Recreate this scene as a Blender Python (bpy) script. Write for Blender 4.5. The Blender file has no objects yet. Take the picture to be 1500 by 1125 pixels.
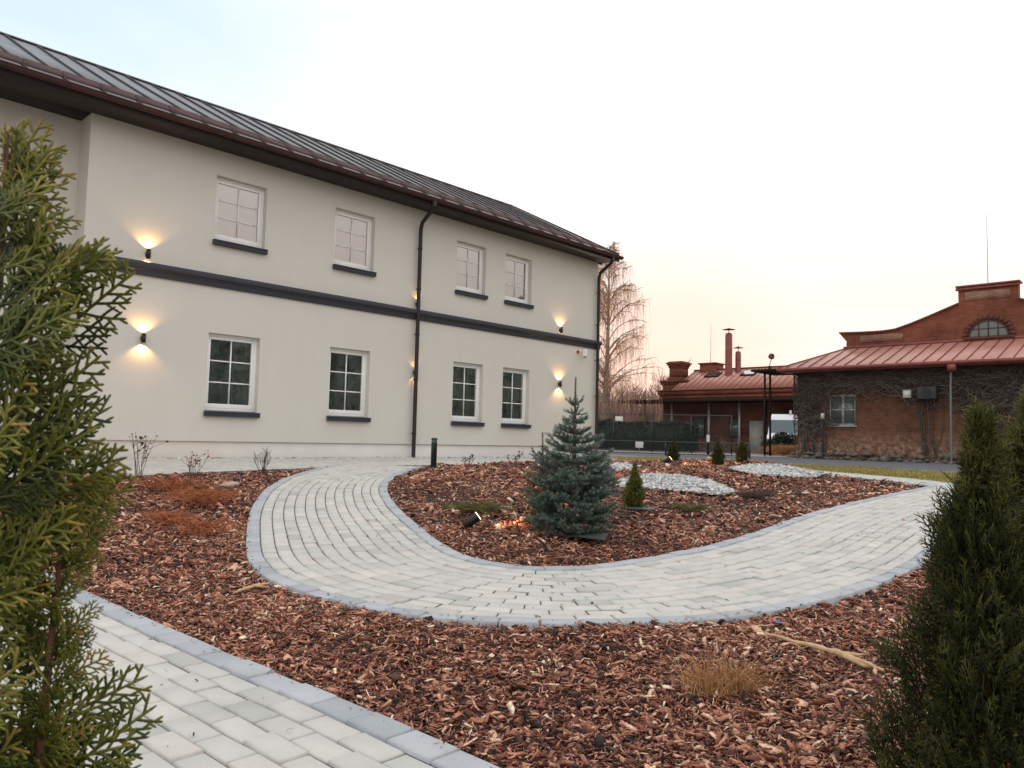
import bpy, math, random
import numpy as np
from mathutils import Matrix, Vector, geometry

scene = bpy.context.scene
COL = scene.collection
# ------------------------------------------------------------------ camera
PITCH, ROLL, CAMZ = math.radians(4.0), 0.0245, 0.92
cam_d = bpy.data.cameras.new('camera')
cam = bpy.data.objects.new('camera', cam_d); COL.objects.link(cam); scene.camera = cam
cam_d.sensor_width = 36.0; cam_d.lens = 36.0*1127/1500
cam_d.clip_start = 0.02; cam_d.clip_end = 3000
cam_d.dof.use_dof = True; cam_d.dof.focus_distance = 6.5; cam_d.dof.aperture_fstop = 26
Fv = Vector((0, math.cos(PITCH), math.sin(PITCH))); R0 = Vector((1, 0, 0)); U0 = R0.cross(Fv)
Rv = math.cos(ROLL)*R0 + math.sin(ROLL)*U0; Uv = -math.sin(ROLL)*R0 + math.cos(ROLL)*U0
cam.matrix_world = Matrix(((Rv.x, Uv.x, -Fv.x, 0), (Rv.y, Uv.y, -Fv.y, 0), (Rv.z, Uv.z, -Fv.z, CAMZ), (0, 0, 0, 1)))
# ------------------------------------------------------------------ view, world, sun
scene.view_settings.view_transform = 'Standard'; scene.view_settings.look = 'None'
scene.view_settings.exposure = 0.20; scene.view_settings.gamma = 1.0; scene.view_settings.use_curve_mapping = False
scene.cycles.max_bounces = 8; scene.cycles.transparent_max_bounces = 16
SUN_EL, SUN_AZ = math.radians(4.0), math.radians(11.0)      # azimuth clockwise from +Y
W = bpy.data.worlds.new('World'); scene.world = W; W.use_nodes = True
wn = W.node_tree.nodes; wl = W.node_tree.links; wn.clear()
def wnode(t, **k):
    n = wn.new(t)
    for a, v in k.items(): setattr(n, a, v)
    return n
wout = wnode('ShaderNodeOutputWorld'); wbg = wnode('ShaderNodeBackground'); wl.new(wbg.outputs[0], wout.inputs[0])
wtc = wnode('ShaderNodeTexCoord'); wsep = wnode('ShaderNodeSeparateXYZ'); wl.new(wtc.outputs['Generated'], wsep.inputs[0])
sky = wnode('ShaderNodeTexSky', sky_type='NISHITA', sun_disc=False, sun_elevation=SUN_EL, sun_rotation=SUN_AZ, air_density=1.2, dust_density=2.5)
skm = wnode('ShaderNodeVectorMath', operation='SCALE'); skm.inputs['Scale'].default_value = 0.0025
wl.new(sky.outputs[0], skm.inputs[0])
# thin bright evening cloud veil: by elevation
vr = wnode('ShaderNodeValToRGB'); wl.new(wsep.outputs['Z'], vr.inputs[0])
e = vr.color_ramp.elements
e[0].position = 0.0; e[0].color = (.90, .76, .68, 1)
e[1].position = 0.10; e[1].color = (.88, .805, .745, 1)
for p, c in ((0.20, (.93, .875, .82, 1)), (0.33, (1.03, .985, .94, 1)), (0.6, (1.02, 1.02, 1.02, 1)), (1.0, (1.08, 1.10, 1.14, 1))):
    q = e.new(p); q.color = c
# clear blue patch to the left
bl = wnode('ShaderNodeVectorMath', operation='DOT_PRODUCT'); wl.new(wtc.outputs['Generated'], bl.inputs[0])
bl.inputs[1].default_value = Vector((-0.62, 0.62, 0.48)).normalized()
blr = wnode('ShaderNodeMapRange', interpolation_type='SMOOTHSTEP'); wl.new(bl.outputs['Value'], blr.inputs['Value'])
blr.inputs['From Min'].default_value = 0.76; blr.inputs['From Max'].default_value = 1.0
cn = wnode('ShaderNodeTexNoise'); cn.inputs['Scale'].default_value = 2.2; cn.inputs['Detail'].default_value = 5
cmap = wnode('ShaderNodeMapping'); cmap.inputs['Scale'].default_value = (1, 1, 3.2); wl.new(wtc.outputs['Generated'], cmap.inputs[0]); wl.new(cmap.outputs[0], cn.inputs['Vector'])
cnr = wnode('ShaderNodeMapRange'); wl.new(cn.outputs[0], cnr.inputs['Value']); cnr.inputs['From Min'].default_value = .35; cnr.inputs['From Max'].default_value = .7; cnr.inputs['To Min'].default_value = 1.15; cnr.inputs['To Max'].default_value = .65
bmul = wnode('ShaderNodeMath', operation='MULTIPLY', use_clamp=True); wl.new(blr.outputs[0], bmul.inputs[0]); wl.new(cnr.outputs[0], bmul.inputs[1])
mixb = wnode('ShaderNodeMix', data_type='RGBA'); wl.new(bmul.outputs[0], mixb.inputs['Factor']); wl.new(vr.outputs[0], mixb.inputs['A']); mixb.inputs['B'].default_value = (.60, .735, .86, 1)
# faint peach cloud bands low in the sky
cn2 = wnode('ShaderNodeTexNoise'); cn2.inputs['Scale'].default_value = 1.6; cn2.inputs['Detail'].default_value = 4
cmap2 = wnode('ShaderNodeMapping'); cmap2.inputs['Scale'].default_value = (1, 1, 9); cmap2.inputs['Location'].default_value = (3.1, .4, 0); wl.new(wtc.outputs['Generated'], cmap2.inputs[0]); wl.new(cmap2.outputs[0], cn2.inputs['Vector'])
c2r = wnode('ShaderNodeMapRange', interpolation_type='SMOOTHSTEP'); wl.new(cn2.outputs[0], c2r.inputs['Value']); c2r.inputs['From Min'].default_value = .48; c2r.inputs['From Max'].default_value = .68; c2r.inputs['To Max'].default_value = .6
lowr = wnode('ShaderNodeMapRange', interpolation_type='SMOOTHSTEP'); wl.new(wsep.outputs['Z'], lowr.inputs['Value']); lowr.inputs['From Min'].default_value = .34; lowr.inputs['From Max'].default_value = .12
c2m = wnode('ShaderNodeMath', operation='MULTIPLY', use_clamp=True); wl.new(c2r.outputs[0], c2m.inputs[0]); wl.new(lowr.outputs[0], c2m.inputs[1])
mixc = wnode('ShaderNodeMix', data_type='RGBA'); wl.new(c2m.outputs[0], mixc.inputs['Factor']); wl.new(mixb.outputs['Result'], mixc.inputs['A']); mixc.inputs['B'].default_value = (.86, .755, .685, 1)
# pink-orange glow where the sun went down
gl = wnode('ShaderNodeVectorMath', operation='DOT_PRODUCT'); wl.new(wtc.outputs['Generated'], gl.inputs[0])
gl.inputs[1].default_value = (math.sin(SUN_AZ)*.995, math.cos(SUN_AZ)*.995, .06)
glr = wnode('ShaderNodeMapRange', interpolation_type='SMOOTHSTEP'); wl.new(gl.outputs['Value'], glr.inputs['Value']); glr.inputs['From Min'].default_value = .972; glr.inputs['From Max'].default_value = 1.0; glr.inputs['To Max'].default_value = .75
mixg = wnode('ShaderNodeMix', data_type='RGBA'); wl.new(glr.outputs[0], mixg.inputs['Factor']); wl.new(mixc.outputs['Result'], mixg.inputs['A']); mixg.inputs['B'].default_value = (.98, .66, .55, 1)
addw = wnode('ShaderNodeVectorMath', operation='ADD'); wl.new(mixg.outputs['Result'], addw.inputs[0]); wl.new(skm.outputs[0], addw.inputs[1])
wl.new(addw.outputs[0], wbg.inputs['Color']); wbg.inputs['Strength'].default_value = 1.08

sd = bpy.data.lights.new('sun', 'SUN'); sd.energy = 0.6; sd.angle = math.radians(12); sd.color = (1, .78, .6)
sun = bpy.data.objects.new('sun', sd); COL.objects.link(sun)
sdir = Vector((math.sin(SUN_AZ)*math.cos(SUN_EL), math.cos(SUN_AZ)*math.cos(SUN_EL), math.sin(SUN_EL)))
sun.rotation_euler = sdir.to_track_quat('Z', 'Y').to_euler(); sun.location = (6, 30, 30)

# ------------------------------------------------------------------ helpers
RNG = np.random.default_rng(7)
def sstep(t): t = np.clip(t, 0, 1); return t*t*(3-2*t)
def hbase(x, y):
    t = np.clip((np.asarray(y, float)-4.0)/9.5, 0, 1)
    return 0.365*(t*t*(3-2*t)*.5+t*.5) + 0*np.asarray(x, float)

class MB:
    """collects geometry; build() links ONE mesh object"""
    def __init__(s): s.V = []; s.F = []; s.R = []; s.M = []; s.n = 0
    def add(s, V, F, r=None, m=0):
        V = np.asarray(V, float).reshape(-1, 3); F = np.asarray(F, int)
        if len(F) == 0: return s
        s.V.append(V); s.F.append(F+s.n); s.n += len(V)
        if r is None: r = 0.5
        s.R.append(np.broadcast_to(np.asarray(r, float), (len(F),)).copy()); s.M.append(np.broadcast_to(np.asarray(m, int), (len(F),)).copy())
        return s
    def box(s, a, b, r=None, m=0):
        x0, y0, z0 = a; x1, y1, z1 = b
        V = [(x0,y0,z0),(x1,y0,z0),(x1,y1,z0),(x0,y1,z0),(x0,y0,z1),(x1,y0,z1),(x1,y1,z1),(x0,y1,z1)]
        return s.add(V, [(0,3,2,1),(4,5,6,7),(0,1,5,4),(1,2,6,5),(2,3,7,6),(3,0,4,7)], r, m)
    def prism(s, prof, x0, x1, axis='x', r=None, m=0):
        """closed 2-D profile extruded along an axis; profile pairs are the other two axes in order"""
        n = len(prof); P = np.asarray(prof, float); V = np.zeros((2*n, 3))
        k = 'xyz'.index(axis); o = [i for i in range(3) if i != k]
        V[:n, o] = P; V[n:, o] = P; V[:n, k] = x0; V[n:, k] = x1
        F = [(i, (i+1) % n, n+(i+1) % n, n+i) for i in range(n)]
        s.add(V, F, r, m)
        tri = geometry.tessellate_polygon([[Vector((p[0], p[1], 0)) for p in P]])
        T = [tuple(t) for t in tri]
        s.add(V, T, r, m); s.add(V, [tuple(i+n for i in t[::-1]) for t in T], r, m)
        return s
    def tube(s, P, R, k=6, r=None, m=0, cap=True, flat=1.0):
        P = np.asarray(P, float); n = len(P); R = np.broadcast_to(np.asarray(R, float), (n,))
        T = np.gradient(P, axis=0); T /= np.linalg.norm(T, axis=1)[:, None]+1e-12
        ref = np.array([0, 0, 1.]) if abs(T[0, 2]) < .9 else np.array([1., 0, 0])
        A = np.cross(T, ref); A /= np.linalg.norm(A, axis=1)[:, None]+1e-12; B = np.cross(T, A)
        a = np.arange(k)*2*np.pi/k
        V = P[:, None]+R[:, None, None]*(np.cos(a)[None, :, None]*A[:, None]+flat*np.sin(a)[None, :, None]*B[:, None])
        V = V.reshape(-1, 3); i = np.arange(n-1)[:, None]*k; j = np.arange(k)[None]; jn = (j+1) % k
        F = np.stack([i+j, i+jn, i+k+jn, i+k+j], -1).reshape(-1, 4)
        s.add(V, F, r, m)
        if cap:
            c = np.concatenate([V, P[[0, -1]]]); q = np.arange(k); qn = (q+1) % k; b = (n-1)*k
            s.add(c, np.concatenate([np.stack([q*0+n*k, qn, q], -1), np.stack([q*0+n*k+1, b+q, b+qn], -1)]), r if r is None or np.ndim(r) == 0 else float(r[-1]), m)
        return s
    def lathe(s, prof, c=(0, 0, 0), k=16, r=None, m=0):
        P = np.asarray(prof, float); a = np.arange(k)*2*np.pi/k; n = len(P)
        V = np.stack([P[:, 0][:, None]*np.cos(a), P[:, 0][:, None]*np.sin(a), np.repeat(P[:, 1][:, None], k, 1)], -1).reshape(-1, 3)+np.asarray(c)
        i = np.arange(n-1)[:, None]*k; j = np.arange(k)[None]; jn = (j+1) % k
        return s.add(V, np.stack([i+j, i+jn, i+k+jn, i+k+j], -1).reshape(-1, 4), r, m)
    def build(s, name, mats, parent=None, smooth=False):
        me = bpy.data.meshes.new(name)
        V = np.concatenate(s.V); lens = np.concatenate([np.full(len(f), f.shape[1]) for f in s.F]); loops = np.concatenate([f.ravel() for f in s.F])
        me.vertices.add(len(V)); me.vertices.foreach_set('co', V.astype(np.float32).ravel())
        me.loops.add(len(loops)); me.loops.foreach_set('vertex_index', loops.astype(np.int32))
        me.polygons.add(len(lens)); st = np.concatenate([[0], np.cumsum(lens)[:-1]])
        me.polygons.foreach_set('loop_start', st.astype(np.int32))
        me.polygons.foreach_set('material_index', np.concatenate(s.M).astype(np.int32))
        if smooth: me.polygons.foreach_set('use_smooth', np.ones(len(lens), bool))
        at = me.attributes.new('rnd', 'FLOAT', 'FACE'); at.data.foreach_set('value', np.concatenate(s.R).astype(np.float32))
        me.update(calc_edges=True); me.validate()
        if not isinstance(mats, (list, tuple)): mats = [mats]
        for m in mats: me.materials.append(m)
        o = bpy.data.objects.new(name, me); COL.objects.link(o)
        if parent is not None: o.parent = parent
        return o
def bevel(o, w=.006, seg=2):
    b = o.modifiers.new('bevel', 'BEVEL'); b.width = w; b.segments = seg; b.limit_method = 'ANGLE'; return o
def thing(name, label, cat, loc=(0, 0, 0), rz=0, group=None):
    o = bpy.data.objects.new(name, None); COL.objects.link(o); o.location = loc; o.rotation_euler = (0, 0, rz); o.empty_display_size = .2
    return tag(o, label, cat, group)
def tag(o, label, cat, group=None, kind=None):
    o['label'] = label; o['category'] = cat
    if group: o['group'] = group
    if kind: o['kind'] = kind
    return o
def struct(o): o['kind'] = 'structure'; return o
def stuff(o, label, cat): o['kind'] = 'stuff'; o['label'] = label; o['category'] = cat; return o

# ------------------------------------------------------------------ materials
class NT:
    def __init__(s, name):
        s.m = bpy.data.materials.new(name); s.m.use_nodes = True; s.t = s.m.node_tree; s.N = s.t.nodes; s.L = s.t.links
        s.b = s.N['Principled BSDF']; s.out = s.N['Material Output']
    def n(s, t, ins=None, **k):
        q = s.N.new(t)
        for a, v in k.items(): setattr(q, a, v)
        for a, v in (ins or {}).items():
            if hasattr(v, 'is_output'): s.L.new(v, q.inputs[a])
            else: q.inputs[a].default_value = v
        return q
    def coord(s, kind='Object', scale=(1, 1, 1)):
        c = s.n('ShaderNodeTexCoord').outputs[kind]
        return s.n('ShaderNodeMapping', {'Vector': c, 'Scale': scale}).outputs[0]
    def noise(s, vec, sc, det=4, rough=.55, dist=0):
        return s.n('ShaderNodeTexNoise', {'Vector': vec, 'Scale': sc, 'Detail': det, 'Roughness': rough, 'Distortion': dist}).outputs[0]
    def ramp(s, fac, stops):
        r = s.n('ShaderNodeValToRGB', {'Fac': fac}); e = r.color_ramp.elements
        e[0].position = stops[0][0]; e[0].color = (*stops[0][1], 1); e[1].position = stops[-1][0]; e[1].color = (*stops[-1][1], 1)
        for p, c in stops[1:-1]: q = e.new(p); q.color = (*c, 1)
        return r.outputs[0]
    def mix(s, f, a, b, blend='MIX'):
        q = s.n('ShaderNodeMix', data_type='RGBA', blend_type=blend)
        for k, v in (('Factor', f), ('A', a), ('B', b)):
            if hasattr(v, 'is_output'): s.L.new(v, q.inputs[k])
            else: q.inputs[k].default_value = v if k == 'Factor' else (*v, 1)
        return q.outputs['Result']
    def rnd(s): return s.n('ShaderNodeAttribute', attribute_name='rnd').outputs['Fac']
    def bump(s, hgt, strength=.3, dist=.01):
        q = s.n('ShaderNodeBump', {'Height': hgt, 'Strength': strength, 'Distance': dist}); s.L.new(q.outputs[0], s.b.inputs['Normal']); return q
    def set(s, col=None, rough=.6, metal=0, spec=.5, **k):
        if col is not None:
            if hasattr(col, 'is_output'): s.L.new(col, s.b.inputs['Base Color'])
            else: s.b.inputs['Base Color'].default_value = (*col, 1)
        if hasattr(rough, 'is_output'): s.L.new(rough, s.b.inputs['Roughness'])
        else: s.b.inputs['Roughness'].default_value = rough
        s.b.inputs['Metallic'].default_value = metal; s.b.inputs['Specular IOR Level'].default_value = spec
        for a, v in k.items(): s.b.inputs[a.replace('_', ' ')].default_value = v
        return s.m
def simple(name, col, rough=.5, metal=0, var=.12, sc=8, bump=0):
    t = NT(name); v = t.coord(); f = t.noise(v, sc)
    c = t.ramp(f, [(.25, tuple(x*(1-var) for x in col)), (.75, tuple(min(1, x*(1+var)) for x in col))])
    if bump: t.bump(t.noise(v, sc*6), bump, .004)
    return t.set(c, rough, metal)
def byrnd(name, stops, rough=.7, var=.25, sc=60, bump=0, spec=.3):
    t = NT(name); c = t.ramp(t.rnd(), stops); v = t.coord(); f = t.noise(v, sc)
    g = t.ramp(f, [(.3, (1-var,)*3), (.7, (1+var,)*3)]); c = t.mix(1.0, c, g, 'MULTIPLY')
    if bump: t.bump(f, bump, .004)
    return t.set(c, rough, 0, spec)
M = {}
# stucco
t = NT('stucco'); v = t.coord(); f1 = t.noise(v, .9, 5); f2 = t.noise(v, 180, 3, .7)
c = t.ramp(f1, [(.3, (.675, .650, .600)), (.55, (.69, .667, .615)), (.8, (.705, .683, .632))]); streak = t.noise(t.coord(scale=(5, 5, .35)), 1.0, 4)
c = t.mix(1.0, c, t.ramp(streak, [(.3, (.985, .983, .98)), (.6, (1, 1, 1))]), 'MULTIPLY')
t.bump(f2, .35, .004); M['stucco'] = t.set(c, .9, 0, .2)
M['plinth'] = simple('plinth_render', (.65, .63, .595), .9, 0, .05, 3, .3)
M['trim'] = simple('anthracite_trim', (.040, .043, .058), .55, 0, .12, 4, .05)
M['soffit'] = simple('dark_soffit', (.020, .013, .013), .6, 0, .1, 5)
t = NT('roof_metal'); v = t.coord(); f = t.noise(v, 1.3, 5); M['roof'] = t.set(t.ramp(f, [(.3, (.070, .060, .060)), (.7, (.10, .088, .088))]), t.ramp(f, [(.3, (.30,)*3), (.7, (.44,)*3)]), .35, .6)
M['brownmetal'] = simple('brown_metal', (.080, .041, .040), .75, 0, .15, 3); M['brownmetal'].node_tree.nodes['Principled BSDF'].inputs['Specular IOR Level'].default_value = .2
M['flash'] = simple('eave_flashing_metal', (.12, .10, .098), .4, .3, .15, 3)
M['seam'] = simple('dark_seam', (.040, .034, .036), .6, 0, .1, 3)
M['pvc'] = simple('white_pvc', (.90, .90, .90), .3, 0, .02, 2)
M['black'] = simple('black_metal', (.02, .021, .024), .4, .2, .1, 20)
M['siren'] = simple('red_plastic', (.28, .02, .02), .4)
t = NT('window_glass'); fr = t.n('ShaderNodeFresnel', {'IOR': 3.9}).outputs[0]; v = t.coord(); t2 = t.noise(v, 1.6, 2)
bp = t.n('ShaderNodeBump', {'Height': t2, 'Strength': .04, 'Distance': .05}).outputs[0]
gl_ = t.n('ShaderNodeBsdfGlossy', {'Color': (1, .94, .915, 1), 'Roughness': .015, 'Normal': bp}).outputs[0]  # pink of the mirrored sky is put into the reflection tint
tr_ = t.n('ShaderNodeBsdfTransparent', {'Color': (.94, .98, .96, 1)}).outputs[0]
mx = t.n('ShaderNodeMixShader', {0: fr, 1: tr_, 2: gl_}).outputs[0]; t.L.new(mx, t.out.inputs[0]); M['glass'] = t.m
M['curtain'] = simple('sheer_curtain', (.82, .80, .79), .9, 0, .08, 6)
M['darkcurtain'] = simple('green_grey_curtain', (.74, .82, .78), .9, 0, .15, 5)
M['room'] = simple('room_dark', (.22, .24, .235), .9)
def emis(name, col, st):
    t = NT(name); t.set((.8, .8, .8), .4); t.b.inputs['Emission Color'].default_value = (*col, 1); t.b.inputs['Emission Strength'].default_value = st; return t.m
M['lens'] = emis('lamp_lens', (1, .72, .38), 6)
# paving
def paver(name, stops):
    t = NT(name); c = t.ramp(t.rnd(), stops); v = t.coord(); f = t.noise(v, 5, 6, .6); g = t.noise(v, 240, 2, .6)
    c = t.mix(1.0, c, t.ramp(f, [(.3, (.90, .90, .89)), (.65, (1.04, 1.035, 1.03))]), 'MULTIPLY'); c = t.mix(1.0, c, t.ramp(g, [(.3, (.93,)*3), (.7, (1.06,)*3)]), 'MULTIPLY')
    t.bump(g, .25, .002); return t.set(c, .85, 0, .25)
M['paver'] = paver('concrete_paver', [(0, (.44, .435, .405)), (.15, (.515, .505, .47)), (.75, (.555, .54, .50)), (.92, (.575, .535, .49)), (1, (.60, .58, .54))])
M['kerb'] = paver('blue_grey_edging', [(0, (.36, .38, .40)), (.5, (.415, .435, .46)), (1, (.47, .48, .495))])
M['joint'] = simple('joint_sand', (.10, .092, .082), .95, 0, .3, 30)
# ground
M['mulchbase'] = simple('mulch_soil', (.045, .026, .020), .95, 0, .4, 14, .6)
M['chip'] = byrnd('bark_chip', [(0, (.018, .008, .006)), (.22, (.085, .031, .020)), (.45, (.30, .108, .064)), (.68, (.52, .22, .138)), (.86, (.70, .40, .265)), (1, (.86, .66, .48))], .6, .4, 90, .3, .3)
M['asphalt'] = simple('asphalt', (.085, .085, .092), .9, 0, .25, 2.5, .3)
t = NT('yard_ground'); v = t.coord(); f = t.noise(v, .25, 8, .6); M['ground'] = t.set(t.ramp(f, [(.3, (.16, .14, .12)), (.5, (.24, .21, .185)), (.7, (.20, .18, .11))]), .95, 0, .2)
t = NT('lawn_base'); v = t.coord(); f = t.noise(v, 1.2, 8, .65); M['lawn'] = t.set(t.ramp(f, [(.3, (.15, .125, .032)), (.5, (.24, .20, .055)), (.7, (.32, .25, .085))]), .95, 0, .2)
M['blade'] = byrnd('grass_blade', [(0, (.13, .13, .03)), (.5, (.27, .22, .06)), (1, (.42, .33, .13))], .8, .1)
M['gravelbase'] = simple('gravel_base', (.16, .155, .15), .95, 0, .2, 30)
M['pebble'] = byrnd('pebble', [(0, (.20, .20, .205)), (.3, (.40, .40, .40)), (.7, (.56, .555, .545)), (1, (.74, .73, .70))], .7, .1, 40)
M['stone'] = simple('field_stone', (.40, .33, .26), .85, 0, .25, 9, .4)
# plants
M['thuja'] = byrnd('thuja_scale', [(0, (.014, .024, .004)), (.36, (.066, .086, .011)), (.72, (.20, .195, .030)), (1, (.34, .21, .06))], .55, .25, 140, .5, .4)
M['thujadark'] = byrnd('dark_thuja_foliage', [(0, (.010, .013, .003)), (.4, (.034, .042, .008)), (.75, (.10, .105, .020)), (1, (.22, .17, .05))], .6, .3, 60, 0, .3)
M['bark'] = simple('reddish_bark', (.15, .065, .040), .8, 0, .35, 40, .5)
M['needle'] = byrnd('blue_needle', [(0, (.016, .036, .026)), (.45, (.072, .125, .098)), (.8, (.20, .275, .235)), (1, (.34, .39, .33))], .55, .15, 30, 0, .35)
M['twigbrown'] = simple('twig_bark', (.10, .065, .042), .85, 0, .3, 50)
M['drystem'] = simple('dry_stem', (.085, .055, .045), .85, 0, .3, 50)
M['drygrass'] = byrnd('dry_grass', [(0, (.24, .10, .03)), (.5, (.52, .26, .10)), (1, (.66, .42, .22))], .8, .15)
M['rustfern'] = byrnd('rusty_twig', [(0, (.13, .035, .014)), (.5, (.42, .125, .045)), (1, (.58, .24, .10))], .8, .15)
M['birchtwig'] = byrnd('birch_twig', [(0, (.36, .17, .09)), (.5, (.60, .33, .19)), (1, (.78, .52, .34))], .8, .1)  # orange glow of the backlight is put into the twig colours
M['birchbark'] = simple('birch_bark', (.24, .165, .13), .85, 0, .5, 4)
M['hedge'] = byrnd('hedge_leaf', [(0, (.010, .020, .012)), (.5, (.022, .036, .024)), (1, (.05, .062, .038))], .7, .2)
M['evergreen'] = byrnd('evergreen_leaf', [(0, (.10, .13, .11)), (.5, (.17, .21, .185)), (1, (.26, .30, .26))], .7, .2)
M['woodfar'] = byrnd('far_branch', [(0, (.16, .085, .07)), (.5, (.26, .15, .125)), (1, (.36, .23, .19))], .9, .1)
M['fabric'] = simple('weed_fabric', (.045, .05, .058), .7, 0, .2, 30, .3)
M['cutwood'] = simple('bare_wood', (.56, .38, .21), .75, 0, .25, 20, .3)
M['blueplastic'] = simple('blue_scrap', (.12, .13, .38), .4)
M['bollard'] = simple('dark_green_paint', (.012, .030, .026), .4, 0, .1, 10)
M['grey'] = simple('galvanised_steel', (.34, .35, .36), .5, .4, .12, 6)
M['wire'] = simple('fence_wire', (.07, .075, .075), .6, .3)
M['white'] = simple('white_paint', (.72, .72, .70), .45, 0, .06, 4)
M['oldwhite'] = simple('weathered_white_paint', (.46, .46, .44), .6, 0, .18, 3)
M['oldpane'] = NT('old_glass').set((.10, .13, .12), .12, 0, .7)
# brick
def brick(name, a, b, mortar, dirt=.5, sc=1.0, vines=False):
    t = NT(name); c = t.n('ShaderNodeTexCoord').outputs['Object']
    sp = t.n('ShaderNodeSeparateXYZ', {0: c}); xy = t.n('ShaderNodeMath', {0: sp.outputs[0], 1: sp.outputs[1]}, operation='ADD').outputs[0]
    cv = t.n('ShaderNodeCombineXYZ', {0: xy, 1: sp.outputs[2], 2: 0}).outputs[0]
    br = t.n('ShaderNodeTexBrick', {'Vector': cv, 'Color1': (*a, 1), 'Color2': (*b, 1), 'Mortar': (*mortar, 1), 'Scale': sc, 'Mortar Size': .012, 'Bias': 0, 'Brick Width': .26, 'Row Height': .077, 'Mortar Smooth': .3})
    f = t.noise(c, .55, 9, .7, .4); g = t.noise(c, 3.5, 7, .7)
    col = t.mix(1.0, br.outputs[0], t.ramp(f, [(.30, (1-dirt,)*3), (.6, (1.1, 1.06, 1.03))]), 'MULTIPLY')
    col = t.mix(t.ramp(g, [(.48, (0,)*3), (.70, (.6,)*3)]), col, tuple(x*.55 for x in a))
    # pale salt and lost render, blotchy near the foot
    z = t.n('ShaderNodeMapRange', {'Value': sp.outputs[2], 'From Min': 1.25, 'From Max': .45, 'To Min': .0, 'To Max': .8}, clamp=True).outputs[0]
    pat = t.ramp(t.noise(c, 4.5, 10, .8), [(.46, (0,)*3), (.60, (1,)*3)])
    pf = t.n('ShaderNodeMath', {0: z, 1: pat}, operation='MULTIPLY').outputs[0]
    col = t.mix(pf, col, (.42, .31, .24))
    t.bump(br.outputs['Fac'], -.4, .01); return t.set(col, .92, 0, .2)
M['brick'] = brick('old_brick', (.20, .082, .046), (.115, .052, .036), (.17, .11, .08), .78)
M['brickred'] = brick('red_brick', (.27, .082, .046), (.18, .055, .034), (.20, .11, .08), .6)
M['brickdark'] = brick('porch_brick', (.16, .055, .042), (.11, .042, .036), (.14, .09, .07), .4)
t = NT('oxide_roof'); v = t.coord(); f = t.noise(v, .9, 7, .65); M['redroof'] = t.set(t.ramp(f, [(.3, (.42, .195, .145)), (.55, (.53, .26, .20)), (.8, (.60, .34, .275))]), .4, .2, .5)
M['redtrim'] = simple('oxide_flashing', (.22, .062, .046), .5, .1, .25, 3)
M['vine'] = byrnd('bare_vine', [(0, (.05, .042, .038)), (.5, (.12, .10, .09)), (1, (.22, .185, .16))], .9, .1)
M['darkwood'] = simple('dark_canopy', (.030, .019, .018), .9); M['darkwood'].node_tree.nodes['Principled BSDF'].inputs['Specular IOR Level'].default_value = .1
M['carwhite'] = simple('van_paint', (.72, .75, .80), .25, 0, .03, 2)
M['carglass'] = NT('van_glass').set((.045, .075, .085), .06, 0, .8)
M['rubber'] = simple('tyre_rubber', (.02, .02, .02), .8)

# ------------------------------------------------------------------ plan of the garden
def spline(P, n=24):
    P = np.asarray(P, float); Q = np.vstack([2*P[0]-P[1], P, 2*P[-1]-P[-2]]); out = []
    for i in range(1, len(Q)-2):
        t = np.linspace(0, 1, n, endpoint=False)[:, None]
        out.append(.5*((2*Q[i])+(-Q[i-1]+Q[i+1])*t+(2*Q[i-1]-5*Q[i]+4*Q[i+1]-Q[i+2])*t**2+(-Q[i-1]+3*Q[i]-3*Q[i+1]+Q[i+2])*t**3))
    C = np.vstack(out+[P[-1:]])
    for _ in range(30): C[1:-1] = .5*C[1:-1]+.25*(C[:-2]+C[2:])
    return C
class Curve:
    def __init__(s, P):
        s.P = spline(P); d = np.linalg.norm(np.diff(s.P, axis=0), axis=1); s.S = np.concatenate([[0], np.cumsum(d)]); s.len = s.S[-1]
        T = np.gradient(s.P, axis=0); T /= np.linalg.norm(T, axis=1)[:, None]; s.N = np.stack([-T[:, 1], T[:, 0]], 1)   # left normal
    def off(s, S, o):
        p = np.stack([np.interp(S, s.S, s.P[:, k]) for k in (0, 1)], -1); n = np.stack([np.interp(S, s.S, s.N[:, k]) for k in (0, 1)], -1)
        return p+n*np.asarray(o)[..., None]
    def dist(s, X):
        X = np.asarray(X, float); out = np.full(len(X), 1e9); A = s.P[::4]
        for a, b in zip(A[:-1], A[1:]):
            ab = b-a; t = np.clip(((X-a)@ab)/(ab@ab), 0, 1); out = np.minimum(out, np.linalg.norm(X-a-t[:, None]*ab, axis=1))
        return out
WALK = Curve([(-2.15,14.2),(-2.33,12.6),(-2.38,11.0),(-2.25,9.6),(-1.9,8.05),(-1.46,6.62),(-.98,5.33),(-.42,4.72),(.1,4.53),(.6,4.6),(1.02,4.80),(1.48,5.15),(2.03,5.67),(2.58,6.3),(3.1,7.0),(3.75,7.85),(4.7,8.95),(5.95,10.3),(7.0,11.4)])
HW = .73
SIDE = Curve([(5.75,20.0),(5.9,18.2),(6.05,16.2),(6.3,14.2),(6.7,12.5),(7.25,10.9),(8.1,9.3),(9.4,7.9),(11,6.6)])
NEAR = Curve([(-6.2,6.85),(-4.4,5.35),(-2.62,3.72),(-1.62,2.80),(-.95,2.20),(-.50,1.78),(.6,.75),(1.9,-.45)])
FD = np.array([.69309, .72085]); FN = np.array([-.72085, .69309])       # along the facade / into the building
def ndist(X): return np.asarray(X)@FN
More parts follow.
